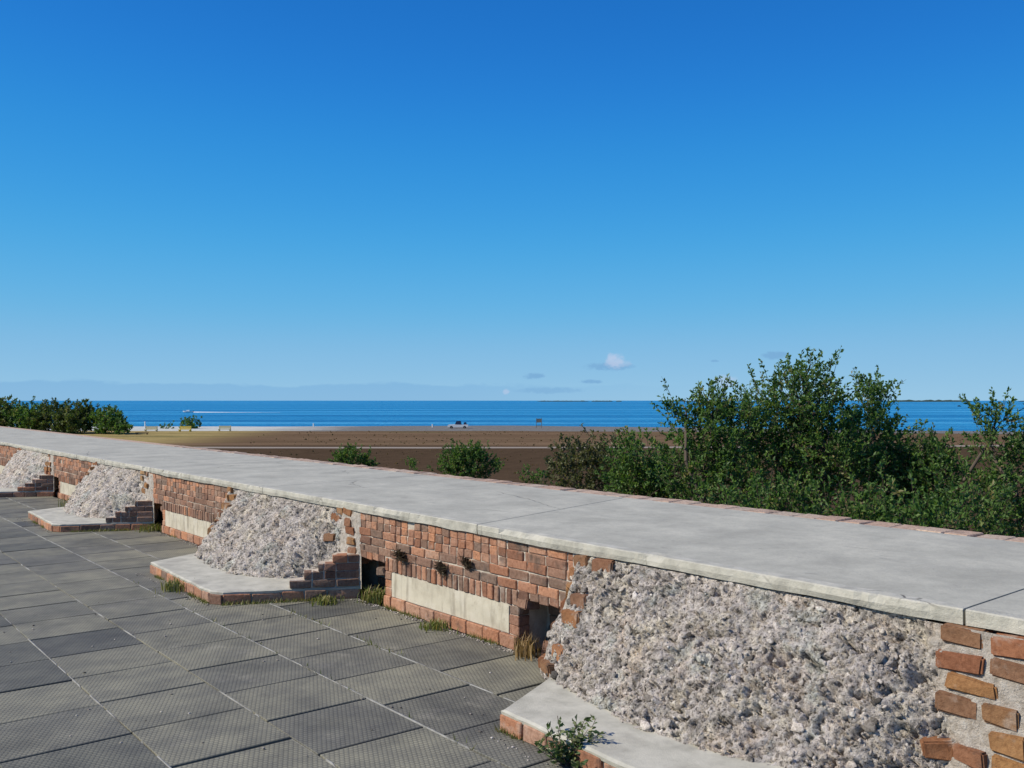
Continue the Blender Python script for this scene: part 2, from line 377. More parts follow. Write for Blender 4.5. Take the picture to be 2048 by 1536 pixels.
M_CREAM = mat('cream_paint', plain((.62, .57, .36), .6))
M_NAVY = mat('navy_canvas', plain((.02, .035, .085), .7))
M_BLACK = mat('black_rubber', plain((.025, .022, .022), .8))
M_GREY = mat('weathered_wood', plain((.18, .165, .145), .8))
M_BROWN = mat('brown_wood', plain((.17, .10, .045), .8))
M_FOAM = mat('foam', plain((.75, .78, .8), .9))

GROUND_Z, SEA_Z = -6.3, -6.8
def f_field(t, b, out):
    p = pos(t)
    d = t.vmath('DOT_PRODUCT', p, tuple(FWD)); s = t.vmath('DOT_PRODUCT', p, tuple(RT))    # distance inland-to-shore and along the shore
    uv = t.new('ShaderNodeCombineXYZ'); t.l.new(s, uv.inputs[0]); t.l.new(d, uv.inputs[1])
    n = t.noise(t.mapping(uv.outputs[0], (.12, 1, 1)), .055, 7, .65); n2 = t.noise(p, .55, 6, .7); n3 = t.noise(t.mapping(uv.outputs[0], (.18, 1, 1)), .09, 5, .6)
    c = t.ramp(n, [(.3, (.105, .068, .041)), (.5, (.15, .098, .059)), (.7, (.21, .142, .088))])
    near = t.ramp(n2, [(.3, (.060, .040, .025)), (.6, (.084, .056, .035)), (.8, (.115, .078, .048))])
    c = t.mix(t.mapr(t.math('ADD', d, t.math('MULTIPLY', n, 30)), 170, 185), near, c)
    c = t.mix(t.math('MULTIPLY', t.mapr(n2, .45, .7), .3), c, (.08, .054, .034))
    # yellow dry grass in the west corner of the field
    yl = t.mapr(t.math('ADD', s, t.math('MULTIPLY', n, 40)), -32, -58)
    c = t.mix(t.math('MULTIPLY', yl, t.mapr(d, 120, 185)), c, t.ramp(n2, [(.3, (.26, .19, .075)), (.7, (.38, .30, .13))]))
    # green patches of ground cover near the shore
    g = t.math('MULTIPLY', t.mapr(n3, .56, .66), t.mapr(d, 165, 200))
    c = t.mix(t.math('MULTIPLY', g, .55), c, (.10, .10, .04))
    setc(t, b, c); b.inputs['Roughness'].default_value = 1.0; b.inputs['Specular IOR Level'].default_value = 0
    bump(t, b, t.math('ADD', n2, t.noise(p, 3, 4, .7)), .5, .2)
M_FIELD = mat('dry_field', f_field)
def f_beach(t, b, out):
    p = pos(t); s = t.vmath('DOT_PRODUCT', p, tuple(RT)); n = t.noise(p, .08, 6, .65); n2 = t.noise(p, .9, 5, .7)
    sand = t.ramp(n2, [(.3, (.42, .43, .39)), (.7, (.56, .56, .5))])
    rock = t.ramp(n2, [(.3, (.10, .095, .085)), (.55, (.17, .16, .145)), (.8, (.25, .23, .2))])
    c = t.mix(t.mapr(t.math('ADD', s, t.math('MULTIPLY', n, 40)), -55, -22), sand, rock)
    setc(t, b, c); bump(t, b, n2, .8, .2); b.inputs['Roughness'].default_value = 1.0
M_BEACH = mat('shore', f_beach)
M_TRACK = mat('dirt_track', plain((.30, .245, .19), 1.0))
def f_sea(t, b, out):
    p = pos(t); d = t.vmath('DOT_PRODUCT', p, tuple(FWD)); s = t.vmath('DOT_PRODUCT', p, tuple(RT))
    uv = t.new('ShaderNodeCombineXYZ'); t.l.new(s, uv.inputs[0]); t.l.new(d, uv.inputs[1])
    n = t.noise(t.mapping(uv.outputs[0], (.05, 1, 1)), .011, 6, .62); n1 = t.noise(t.mapping(uv.outputs[0], (.1, 1, 1)), .045, 5, .6)
    n3 = t.noise(t.mapping(uv.outputs[0], (.05, 1, 1)), .0022, 4, .65)
    f = t.math('ADD', t.math('MULTIPLY', n, .5), t.math('ADD', t.math('MULTIPLY', n1, .25), t.math('MULTIPLY', n3, .25)))
    c = t.ramp(f, [(.40, (.003, .095, .26)), (.46, (.008, .165, .37)), (.52, (.02, .225, .44)), (.57, (.06, .33, .56)), (.64, (.12, .43, .66))])
    setc(t, b, c); b.inputs['Roughness'].default_value = .35; b.inputs['Specular IOR Level'].default_value = .12
    bump(t, b, t.math('ADD', t.noise(p, .35, 5, .65), t.math('MULTIPLY', t.noise(p, .06, 3), 2)), 1.0, 1.2)
M_SEA = mat('sea_water', f_sea)
M_ISLE = mat('mangrove_island', plain((.03, .055, .045), 1.0))

# ------------------------------------------------------------------ the setting: sea, land, shore, track
def strip(name, pts_a, pts_b, rows, mat_, kind='structure', parent=None):
    """sheet between two polylines of equal length, 'rows' gives (blend, z)"""
    V, Fc = [], []
    n = len(pts_a)
    for (f, z) in rows:
        for a, b in zip(pts_a, pts_b): V.append((a[0]*(1-f)+b[0]*f, a[1]*(1-f)+b[1]*f, z))
    for r in range(len(rows)-1):
        for i in range(n-1): Fc.append((r*n+i, r*n+i+1, (r+1)*n+i+1, (r+1)*n+i))
    o = obj(name, mesh_np(name, V, Fc), mat_, parent)
    if kind: o['kind'] = kind
    return o
def sd(s, d): v = FWD*d + RT*s; return (v[0], v[1])     # along-shore / outward coordinates
S = np.linspace(-700, 700, 141)
def interp(xs, ys): return lambda s: float(np.interp(s, xs, ys))
d_in = interp([-700, -130, -60, 0, 40, 100, 150, 700], [242, 242, 243, 241, 238, 224, 214, 200])
d_out = interp([-700, -130, -75, 0, 45, 112, 160, 700], [303, 303, 304, 312, 296, 258, 246, 235])
wob = lambda s, a, k: a*float(fbm(np.array([[s*k, 3.1, 7.7]]), 4)[0])
A_in = [sd(s, d_in(s) + wob(s, 5, .06)) for s in S]; A_out = [sd(s, d_out(s) + wob(s, 8, .04)) for s in S]
A_back = [sd(s, -80) for s in S]
field = strip('field', A_back, [sd(s, d_in(s) + 9) for s in S], [(f, GROUND_Z) for f in np.linspace(0, 1, 20)], M_FIELD)
strip('beach', A_in, A_out, [(0, GROUND_Z+.012), (.3, GROUND_Z+.1), (.75, GROUND_Z-.1), (1, SEA_Z-.01), (1.25, SEA_Z-.6)], M_BEACH)
tr = [-220, -130, -85, -52, -20, 6, 60, 140]; td = [166, 160, 158, 157, 156.5, 157, 160, 170]
TS = np.linspace(-220, 140, 61)
strip('dirt_track', [sd(s, np.interp(s, tr, td) - 2.2 + wob(s, .8, .2)) for s in TS], [sd(s, np.interp(s, tr, td) + 2.6 + wob(s+50, .8, .2)) for s in TS],
      [(0, GROUND_Z+.01), (1, GROUND_Z+.01)], M_TRACK)
sea = obj('sea', mesh_np('sea', [(-45000, -45000, SEA_Z), (45000, -45000, SEA_Z), (45000, 45000, SEA_Z), (-45000, 45000, SEA_Z)], [(0, 1, 2, 3)]), M_SEA)
sea['kind'] = 'structure'
def island(px0, px1, hpx, D, seed):
    n = 60; V, Fc = [], []
    x0 = (px0-CX)/F*D; x1 = (px1-CX)/F*D; H = hpx/F*D + 4
    for j in range(5):
        a = j/4*math.pi
        for i in range(n):
            s = x0 + (x1-x0)*i/(n-1); e = min(1, 8*min(i, n-1-i)/(n-1))
            h = H*(.72 + .35*float(vnoise(np.array([[i*.8, seed, j*.3]]))[0]))*e**.6
            p = sd(s, D + 60*math.cos(a)*e); V.append((p[0], p[1], SEA_Z - 1 + h*math.sin(a)))
    for j in range(4):
        for i in range(n-1): Fc.append((j*n+i, j*n+i+1, (j+1)*n+i+1, (j+1)*n+i))
    o = obj('island', mesh_np('island', V, Fc), M_ISLE); o['kind'] = 'structure'
for a in ((1072, 1180, 1.6, 7200, 1), (1182, 1226, 1.8, 7000, 5), (1232, 1243, 1.4, 7200, 6), (1315, 1420, 1.5, 7600, 2), (1770, 1946, 4.2, 6000, 3), (2035, 2200, 3.0, 6500, 4)): island(*a)

# ------------------------------------------------------------------ fort terrace, rampart, walkway
WX, ZT = 3.98, .815                                     # wall face, top of the walkway slab
bm = bmesh.new(); box_bm(bm, -9, 4.3, -6, 62, GROUND_Z-.2, -.024)
terrace = obj('terrace', bm_mesh('terrace', bm), M_BED); terrace['kind'] = 'structure'
bm = bmesh.new(); box_bm(bm, 4.25, 6.33, -6.01, 62.01, GROUND_Z-.21, .738); box_bm(bm, 3.99, 4.26, -6.0, 1.3, -.1, .737); box_bm(bm, 3.99, 4.26, 23.3, 62, -.1, .737)
rampart = obj('rampart', bm_mesh('rampart', bm), M_MORTAR); rampart['kind'] = 'structure'

# paving slabs in running columns
cols = [(-.98, .33), (-.37, .1), (.24, .47), (.85, .21), (1.46, .235), (2.07, .535), (2.68, .37), (3.29, .12)]
PY = .585
tile_me = {}
def tile_mesh(w, k, dk=0):
    if (w, k, dk) not in tile_me: tile_me[(w, k, dk)] = bevel_box('paving_slab', w-.007, PY-.017, .034, .003, .0012, 100+k)
    return tile_me[(w, k, dk)]
far_tiles = []
for x0, off in cols:
    w = .61 if x0 < 3.2 else .675
    for j in range(-2, 62):
        y0 = off + PY*j; xc, yc = x0 + w/2, y0 + PY/2
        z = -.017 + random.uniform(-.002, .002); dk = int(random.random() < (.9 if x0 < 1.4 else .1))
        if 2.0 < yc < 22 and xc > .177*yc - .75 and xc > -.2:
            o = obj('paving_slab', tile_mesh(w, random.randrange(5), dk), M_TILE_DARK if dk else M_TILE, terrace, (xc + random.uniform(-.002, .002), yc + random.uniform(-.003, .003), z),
                    (random.uniform(-.003, .003), random.uniform(-.003, .003), random.uniform(-.004, .004) + random.choice((0, math.pi))))
        elif yc < 40: far_tiles.append((xc, yc, w))
bm = bmesh.new()
for xc, yc, w in far_tiles: box_bm(bm, xc-w/2+.004, xc+w/2-.004, yc-PY/2+.005, yc+PY/2-.005, -.03, -.001)
o = obj('paving_slabs_beyond', bm_mesh('paving_slabs_beyond', bm), M_TILE, terrace); o['kind'] = 'stuff'
def grout(x, y0, y1, wd, seed, thr):
    n = int((y1-y0)/.03); V, Fc = [], []
    ys = np.linspace(y0, y1, n)
    p = np.stack([ys*5, np.full(n, seed*3.3), np.zeros(n)], 1); a = fbm(p, 4, seed); c = fbm(p*[6, 1, 1], 3, seed+9)
    for i, y in enumerate(ys):
        hw = max(.0035, wd*(.5 + .6*a[i] + .35*c[i])); k = .0022 if a[i] > thr else -.010
        V += [(x-hw, y, -.014), (x-hw*.6, y, k), (x+hw*.6, y, k), (x+hw, y, -.014)]
    for i in range(n-1):
        for j in range(3): Fc.append((i*4+j, i*4+j+1, i*4+j+5, i*4+j+4))
    return obj('grout_line', mesh_np('grout_line', V, Fc, True), M_GROUT, terrace)
for x, wd, sd_, th in ((1.46, .008, 1, -.05), (2.07, .007, 2, .12), (2.68, .013, 3, -.4), (3.29, .013, 4, -.35), (.85, .007, 5, .1)): grout(x, 1.5, 24, wd, sd_, th)

# concrete walkway on top of the wall, cast in panels
walk = bpy.data.objects.new('walkway', None); link(walk); walk.location = (5.1, 8, .74); walk['kind'] = 'structure'
joints = [(-3, .05), (1.85, .03), (5.30, .29), (8.95, .12), (12.5, .05), (16.2, .1), (20, .06), (24, .05), (30, 0), (38, 0), (48, 0), (61, 0)]
def panel(j0, j1, seed):
    (ya, sa), (yb, sb) = j0, j1
    n = max(8, int((yb-ya)/.035)) if yb < 26 else 30
    ts = np.linspace(0, 1, n); ys = ya + (yb-ya)*ts
    e = .012*fbm(np.stack([ys*2.2, np.full(n, seed), np.zeros(n)], 1), 4, 3) + .006*fbm(np.stack([ys*15, np.full(n, seed), np.zeros(n)], 1), 3, 8)
    lo = .018*fbm(np.stack([ys*1.6, np.full(n, 5.5), np.zeros(n)], 1), 4, 13)
    chip = np.clip(fbm(np.stack([ys*7, np.full(n, 2.5), np.zeros(n)], 1), 3, 21) - .28, 0, 1)*.09
    xs = [6.1, 5.4, 4.7, 4.15]
    V, Fc, M = [], [], []
    for i, t in enumerate(ts):
        prof = [(x, ZT + .003*float(0)) for x in xs] + [(4.03 + chip[i]*.3, ZT), (3.960 + e[i] + chip[i], ZT - .0006 - chip[i]*.15), (3.953 + e[i] + chip[i]*.8, ZT - .006 - chip[i]*.3), (3.951 + e[i]*1.4 + chip[i]*.2, ZT - .038), (3.958 + e[i]*.6, .746 + lo[i]), (4.02, .742 + lo[i]), (4.1, .745)]
        for (x, z) in prof:
            y0 = ya + .006 + sa*(x-3.98); y1 = yb - .006 + sb*(x-3.98)
            V.append((x, y0 + (y1-y0)*t, z))
    k = 11
    for i in range(n-1):
        for j in range(k-1): Fc.append((i*k+j, i*k+j+1, (i+1)*k+j+1, (i+1)*k+j)); M.append(0 if j < 4 else 1)
    for base in (0, (n-1)*k): Fc.append(tuple(base+j for j in range(k))); M.append(0)
    me = mesh_np('concrete_panel', V, Fc); me.materials.append(M_CONC); me.materials.append(M_EDGE)
    me.polygons.foreach_set('material_index', M)
    return obj('concrete_panel', me, None, walk)
for i in range(len(joints)-1): panel(joints[i], joints[i+1], i)
bmv = [bevel_box('border_brick', .23, .2, .075, .007, .006, 300+k) for k in range(5)]
y = 1.6
while y < 18:
    L = random.uniform(.17, .24)
    if random.random() > .02:
        obj('border_brick', random.choice(bmv), M_BRICK_PINK, walk, (6.228 + random.uniform(-.012, .012), y + L/2, .778 + random.uniform(-.005, .003)), (random.uniform(-.02, .02), random.uniform(-.03, .03), random.uniform(-.03, .03)), (1, (L-.012)/.2, 1))
    y += L
bm = bmesh.new(); box_bm(bm, 6.105, 6.33, 18, 61, .72, .816); box_bm(bm, 6.101, 6.325, -5, 18, .72, .797)
obj('border_bed', bm_mesh('border_bed', bm), M_BRICK_PINK, walk)

# ------------------------------------------------------------------ masonry
BV = {}
CLS = {'stretcher': (.1, .205, .064), 'header': (.1, .098, .064), 'soldier': (.1, .062, .188), 'rowlock': (.1, .07, .104), 'base': (.12, .205, .096), 'edging': (.1, .2, .082), 'rough': (.11, .16, .078)}
MATS = {'red': M_BRICK, 'dark': M_BRICK_DARK, 'rough': M_BRICK_ROUGH}
def brick_mesh(cls, m, k):
    key = (cls, m, k)
    if key not in BV:
        d = CLS[cls]
        sd0 = sum(map(ord, cls)) + 7*k
        BV[key] = bevel_box('brick', *d, .008 if cls == 'rough' else .006, .009 if cls == 'rough' else .0044, sd0, seg=2 if cls == 'rough' else 1)
        if False:                                    # corners knocked off and faces pitted
            for v in BV[key].vertices:
                q = [abs(c_)/(h_/2) for c_, h_ in zip(v.co, d)]; e = sum(1 for x in q if x > .85)
                if e >= 2: v.co *= (.97 if e == 2 else .90) + random.Random(v.index + sd0).uniform(-.05, .03)
        BV[key].materials.append(MATS[m])
    return BV[key]
def brick(parent, cls, m, loc, rz=0, tilt=.012, sc=(1, 1, 1), name='brick'):
    return obj(name, brick_mesh(cls, m, random.randrange(5)), None, parent, loc,
               (random.gauss(0, tilt), random.gauss(0, tilt), rz + random.gauss(0, tilt)), sc)
def course(parent, cls, m, y0, y1, z, joint=.011, x=None, mix=None, gap=.0):
    d = CLS[cls]; y = y0
    while y < y1 - .02:
        L = min(d[1]*random.uniform(.92, 1.08), y1 - y)
        if y1 - y - L < d[1]*.3: L = y1 - y
        mm = m if mix is None or random.random() > mix[1] else mix[0]
        if random.random() > gap:
            brick(parent, cls, mm, ((x if x else WX) + d[0]/2 + random.uniform(-.006, .001), y + L/2, z + random.uniform(-.002, .002)), 0, .008, (1, (L-joint)/d[1], 1))
        y += L
def bay(y0, y1, b0, b1, label, seed, redness):
    random.seed(seed)
    t = thing('brick_wall', label, 'brick wall', (WX, (b0+b1)/2, 0))
    FM = WX + .0085
    bm = bmesh.new()
    box_bm(bm, FM, 4.26, y0, y1, .372, .736); box_bm(bm, FM+.001, 4.26, b0+.012, b1-.012, -.02, .371)
    obj('mortar', bm_mesh('mortar', bm), M_MORTAR, t)
    mid0, mid1 = y0 + .28*(y1-y0), y1 - .24*(y1-y0)
    for k in range(3):                                        # top zone: courses at both ends, soldiers between
        z = .582 + k*.0645
        course(t, random.choice(('header', 'stretcher')), 'red', y0+.01, mid0, z, mix=('dark', .25 + .4*(1-redness)))
        course(t, random.choice(('header', 'stretcher')), 'red', mid1, y1-.005, z, mix=('dark', .25 + .4*(1-redness)))
    for k in range(3): course(t, 'header', 'red', mid0+.004, mid1-.004, .582 + k*.0645, mix=('dark', .12 + .5*(1-redness)), gap=.01)
    course(t, 'stretcher', 'dark', y0, y1, .513, mix=('red', .45*redness)); course(t, 'stretcher', 'dark', y0+.08, y1, .442, mix=('red', .4*redness))
    course(t, 'rowlock', 'dark', b0+.005, b1-.005, .351, mix=('red', .35*redness))
    course(t, 'header', 'dark', y0, b0, .388, mix=('red', .3)); course(t, 'header', 'dark', b1, y1, .388, mix=('red', .3))
    for k in range(3):
        for yy in (b0+.052, b1-.052): brick(t, 'header', random.choice(('red', 'dark')), (WX + .05 + random.uniform(-.004, .004), yy, .131+.066*k), 0, .01)
    course(t, 'base', 'red', b0, b1, .048, x=WX-.012)
    # plaster panel
    n, m = 90, 14; Y = np.linspace(b0+.105, b1-.105, n); Z = np.linspace(.100, .294, m); V, Fc = [], []
    for zz in Z:
        for yy in Y: V.append((WX + .003, yy, zz))
    V = np.array(V); V[:, 0] += .006*fbm(V*[1, 6, 9], 4, seed)
    Fc = [(j*n+i, j*n+i+1, (j+1)*n+i+1, (j+1)*n+i) for j in range(m-1) for i in range(n-1)]
    obj('plaster_panel', mesh_np('plaster_panel', V, Fc, True), M_PLASTER, t)
    for ya, yb in ((y0, b0), (b1, y1)):                      # back of the niches
        for k in range(5): course(t, 'stretcher', 'dark', ya+.02, yb-.02, .04+.07*k, x=4.23)
        for k in range(5): brick(t, 'rough', random.choice(('rough', 'dark')), (random.uniform(4.05, 4.18), random.uniform(ya+.02, yb-.05), random.uniform(.02, .06)), random.uniform(0, 3), .25, (.9, .8, .8))
        for k in range(3): brick(t, 'rough', random.choice(('rough', 'dark')), (random.uniform(4.03, 4.08), random.choice((ya+.06, yb-.06)) + random.uniform(-.03, .03), random.uniform(.24, .35)), 0, .15, (1, random.uniform(.5, .9), .9))
    return t
B1 = bay(4.15, 7.15, 4.86, 6.60, 'brick wall bay with plaster panel between the nearest and second rubble piers', 11, .85)
B2 = bay(9.70, 12.62, 10.33, 12.09, 'brown brick wall bay between the second and third rubble piers', 12, .35)
B3 = bay(15.2, 18.2, 15.8, 17.5, 'small red brick wall bay between the third pier and the far left pier', 13, .9)
B4 = bay(20.4, 23.4, 21.0, 22.8, 'sliver of brick wall above the far left rubble pier at photo edge', 14, .9)

ICO = []
for k in range(8):
    b_ = bmesh.new(); bmesh.ops.create_icosphere(b_, subdivisions=1, radius=1)
    rr = random.Random(k+50)
    for v in b_.verts: v.co *= rr.uniform(.6, 1.25)
    b_.verts.ensure_lookup_table()
    ICO.append((np.array([v.co[:] for v in b_.verts]), np.array([[v.index for v in f.verts] for f in b_.faces]))); b_.free()
ICO_ME = [mesh_np('stone', V, Fc) for V, Fc in ICO]
for me_ in ICO_ME: me_.materials.append(M_STONE)
FOOT = ([-.5, -.3, -.03, .1, .3, .5, .75, 1.2, 1.8, 2.05, 2.3, 2.42], [3.985, 3.94, 3.86, 3.74, 3.54, 3.38, 3.28, 3.29, 3.38, 3.45, 3.58, 3.985])
def sstep(x, a, b): t = np.clip((x-a)/(b-a), 0, 1); return t*t*(3-2*t)
def pier(yn, label, seed, res, nbig, nsmall, smin, smax, intact=False):
    random.seed(seed); r = np.random.default_rng(seed)
    t = thing('rubble_pier', label, 'ruined pier', (3.4, yn+.95, 0))
    # ---- rubble core
    ny = int(2.92/res); nt = int(.82/res)
    Y, T = np.meshgrid(np.linspace(-.5, 2.42, ny), np.linspace(0, 1, nt), indexing='ij')
    Z = .742 - T*.66
    foot = np.interp(Y, *FOOT)
    slope = (3.975 - foot)
    X = 3.975 - slope*(T**.85)
    if intact: X = np.where(Y < .12, np.minimum(X, 3.93 - .08*T), X)
    P3 = np.stack([X, Y + yn, Z], -1)
    rub = sstep(Y + .2*fbm(P3*6, 4, seed) + (0 if intact else .3), .0, .10)*sstep(2.36 + .16*fbm(P3*6, 4, seed+5) - Y, .0, .08)      # 1 inside the broken core
    Pw = P3 + .02*np.stack([fbm(P3*20, 3, seed+31), fbm(P3*20, 3, seed+32), fbm(P3*20, 3, seed+33)], -1); w1 = worley(Pw*34, seed); w2 = worley(Pw*75, seed+3)
    big = fbm(P3*3.2, 3, seed+1)*.06 + fbm(P3*11, 4, seed+2)*.022 + (np.abs(fbm(P3*18, 4, seed+12)) - .2)*.02
    peb = (.55 - w1)*.022*(1 + .9*fbm(P3*5, 2, seed+8)) + (.5 - w2)*.014
    Pq = P3 + .07*np.stack([fbm(P3*9, 4, seed+41), fbm(P3*9, 4, seed+42), fbm(P3*9, 4, seed+43)], -1); pits = -np.clip(fbm(Pq*7, 4, seed+7, .7) - .22, 0, 1)*.2 - np.clip(fbm(Pq*34, 3, seed+17, .7) - .2, 0, 1)*.3 - np.clip(.05 - np.abs(fbm(Pq*5, 4, seed+19)), 0, 1)*.6
    disp = rub*(big + peb + pits - .01) + (1-rub)*(fbm(P3*9, 4, seed+4)*((.005 if intact else .02) + .03*(Y > 1)*(Y < 2.3)) + fbm(P3*40, 3, seed+6)*.006 + (-.006 if intact else .002))
    fade = np.minimum(1, np.minimum(T/.05 + .15, 1))
    endf = np.clip(np.minimum(Y + .5, 2.42 - Y)/.06, 0, 1)
    disp = disp*fade*endf
    nrm = np.array([-.82, 0, .57])
    V = P3 + disp[..., None]*nrm
    V[..., 0] = np.minimum(V[..., 0], 3.992)
    Vv = V.reshape(-1, 3); idx = np.arange(ny*nt).reshape(ny, nt)
    Fc = np.stack([idx[:-1, :-1], idx[:-1, 1:], idx[1:, 1:], idx[1:, :-1]], -1).reshape(-1, 4)
    core = obj('rubble_core', mesh_np('rubble_core', Vv, Fc, True, tint=(1-rub).ravel()), M_RUBBLE, t)
    # ---- stones set in the core
    def place():
        while True:
            i, j = int(r.integers(2, ny-2)), int(r.integers(1, nt-1))
            if rub[i, j] > .6 and r.random() < .35 + .65*(disp[i, j] > -.03): return V[i, j]
    SV, SF, ST = [], [], []; off = 0
    for k in range(nbig + nsmall):
        p = place(); isb = k < nbig
        s = smax*(.45 + .7*r.random()**2.5)*(1.6 if r.random() < .05 else 1) if isb else smin + (smax*.5-smin)*r.random()**3
        if isb:                                               # flat clasts lying nearly flush in the face
            e = (Euler((r.normal(0, .25), r.normal(0, .25), 0)).to_matrix() @ Vector(nrm).to_track_quat('Z', 'Y').to_matrix() @ Euler((0, 0, r.uniform(0, 6.28))).to_matrix()).to_euler()
            sc = np.array([1, r.uniform(.5, .9), r.uniform(.3, .5)])*s; c = p - nrm*s*r.uniform(.0, .22)
        else:
            e = Euler(tuple(r.uniform(0, 6.28, 3))); sc = np.array([1, r.uniform(.5, .95), r.uniform(.35, .75)])*s; c = p - nrm*s*r.uniform(.2, .8)
        if isb:
            obj('stone', ICO_ME[int(r.integers(8))], None, t, c, tuple(e), tuple(sc))
        else:
            v, f = ICO[int(r.integers(8))]
            SV.append((v*sc) @ np.array(e.to_matrix()).T + c); SF.append(f + off); ST.append(np.full(len(v), r.random())); off += len(v)
    o = obj('small_stones', mesh_np('small_stones', np.concatenate(SV), np.concatenate(SF), tint=np.concatenate(ST)), M_STONE, t); o['kind'] = 'stuff'
    # ---- apron: concrete top on brick edging
    poly = [(2.95, 1.87), (2.885, .12), (2.95, .0), (3.39, -.19), (3.73, -.36), (3.985, -.49), (3.985, 2.36)]
    poly = [(x, y + yn) for x, y in poly]
    ap = obj('apron', None, None, t, (3.2, yn + .9, 0))
    cx_, cy_ = 3.5, yn + .9
    ins = lambda q, d: (q[0] + d*(1 if q[0] < 3.9 else 0), q[1] + (d*.8 if q[1] < cy_ else -d*.8))
    def rim(d, z, jit):
        out_ = []
        for i in range(len(poly)-1):
            a, b = np.array(ins(poly[i], d)), np.array(ins(poly[i+1], d)); n = max(2, int(np.linalg.norm(b-a)/.05))
            for q in range(n):
                p = a + (b-a)*q/n; s_ = jit*float(fbm(np.array([[p[0]*9, p[1]*9, seed]]), 3)[0]); out_.append((p[0] + s_*(p[0] < 3.9), p[1] + s_*.5, z + s_*.15))
        out_.append((*ins(poly[-1], d), z)); return out_
    bm = bmesh.new()
    r0, r1, r2 = rim(.012, .078, .012), rim(.008, .098, .016), rim(.024, .106, .014)
    rings = [[bm.verts.new(p) for p in q] for q in (r0, r1, r2)]
    for a, b in zip(rings, rings[1:]):
        for i in range(len(a)-1): bm.faces.new((a[i], a[i+1], b[i+1], b[i]))
    bm.faces.new(rings[2])
    obj('concrete_top', bm_mesh('concrete_top', bm), M_APRON, ap)
    bm = bmesh.new(); q0 = [bm.verts.new((*ins(q, .022), -.02)) for q in poly]; q1 = [bm.verts.new((*ins(q, .022), .085)) for q in poly]
    for i in range(len(poly)-1): bm.faces.new((q0[i], q0[i+1], q1[i+1], q1[i]))
    obj('mortar', bm_mesh('mortar', bm), M_MORTAR, ap)
    for i in range(6 if True else 0):
        a, b = np.array(poly[i]), np.array(poly[i+1])
        if i == 5: break
        L = np.linalg.norm(b-a); d = (b-a)/L; rz = math.atan2(d[1], d[0]) - math.pi/2; nn = np.array([-d[1], d[0]])
        if np.dot(nn, np.array([cx_, cy_]) - a) < 0: nn = -nn
        nb = max(1, round(L/.205)); bl = L/nb
        for k in range(nb):
            p = a + d*(k+.5)*bl + nn*(.05 + random.uniform(-.006, .006))
            brick(ap, 'edging', 'red' if random.random() < .7 else 'dark', (p[0], p[1], .040 + random.uniform(-.004, .003)), rz, .015, (1, (bl-.012)/.2, 1))
    # ---- what is left of the brick skin on the near flank
    A, B = np.array([3.985, yn-.49]), np.array([3.36, yn-.17]); d = (B-A)/np.linalg.norm(B-A); LL = np.linalg.norm(B-A); nn = np.array([.46, .89])
    rz = math.atan2(d[1], d[0]) - math.pi/2
    bm = bmesh.new()
    for k in range(0 if intact else 4):
        z = .14 + k*.068; run = LL*max(.34, (.86 - .17*k)) if not intact else LL*max(.3, .9 - .07*k); s0 = (.1 if k % 2 else 0) + .01
        s_ = 0.012
        while s_ < run - .03:
            bl = min(random.choice((.2, .2, .1)), run - s_)
            p = A + d*(s_ + bl/2) + nn*(.052 + random.uniform(-.006, .008))
            brick(t, 'stretcher', 'dark' if random.random() < .7 else 'red', (p[0], p[1], z), rz, .012, (1, (bl-.011)/.205, 1)); s_ += bl
        q = [A + nn*.014, A + d*(run-.012) + nn*.014, A + d*(run-.012) + nn*.12, A + nn*.35]
        lo = [bm.verts.new((x, y, z-.036)) for x, y in q]; hi = [bm.verts.new((x, y, z+.032)) for x, y in q]
        for i in range(4): bm.faces.new((lo[i], lo[(i+1) % 4], hi[(i+1) % 4], hi[i]))
        bm.faces.new(hi); bm.faces.new(lo[::-1])
    if not intact: obj('flank_mortar', bm_mesh('flank_mortar', bm), M_MORTAR, t)
    else: bm.free()
    # ---- loose broken bricks in the mortar margins
    def surf(yy, z):
        i = int(np.clip((yy+.5)/2.92*(ny-1), 0, ny-1)); j = int(np.clip((.742-z)/.66*(nt-1), 0, nt-1)); return V[i, j]
    rows = 7 if intact else 8
    for k in range(rows):
        z = .13 + k*.095 if intact else .15 + k*.082
        ylist = []
        if intact:                                            # near pier: rough brick face right of the rubble
            y = .06 + .07*fbm(np.array([[z*6, 1.0, seed]]), 2)[0] + (.03 if k % 2 else 0)
            while y > -.46: L = random.choice((.14, .18, .21)); ylist.append((y - L/2, L)); y -= L + random.uniform(.012, .03)
        elif k > 2:
            if random.random() < .8: ylist.append((random.uniform(-.18, -.02), random.uniform(.1, .18)))
            if random.random() < .7: ylist.append((random.uniform(-.4, -.27), random.uniform(.1, .16)))
        if random.random() < (.9 if k > 2 else .55): ylist.append((2.17 + random.uniform(-.05, .03), random.uniform(.12, .17)))
        if random.random() < .9: ylist.append((2.335 + random.uniform(-.02, .02), random.uniform(.11, .15)))
        for yy, L in ylist:
            if random.random() < .07 and intact: continue
            p = surf(yy, z); tang = surf(yy+.08, z) - surf(yy-.08, z)
            a = math.atan2(tang[1], tang[0]) - math.pi/2
            brick(t, 'rough', 'rough', (p[0] + (.037 if intact and yy < 1 else .039), p[1], z + random.uniform(-.007, .007)), a, .03, (1, L/.16, random.uniform(.92, 1.1) if intact else random.uniform(.8, 1.0)))
    return t
P1 = pier(1.89, 'large broken coral rubble pier nearest the camera with rough bricks at right', 21, .0075, 290, 4800, .0045, .030, True)
P2 = pier(7.49, 'second rubble pier from the right with stepped bricks and concrete apron', 22, .0095, 110, 2600, .0055, .028)
P3 = pier(12.93, 'third rubble pier from the right on a pale concrete apron', 23, .014, 0, 1000, .008, .030)
P4 = pier(18.35, 'farthest rubble pier, cut by the left edge of the photo', 24, .02, 0, 600, .01, .034)

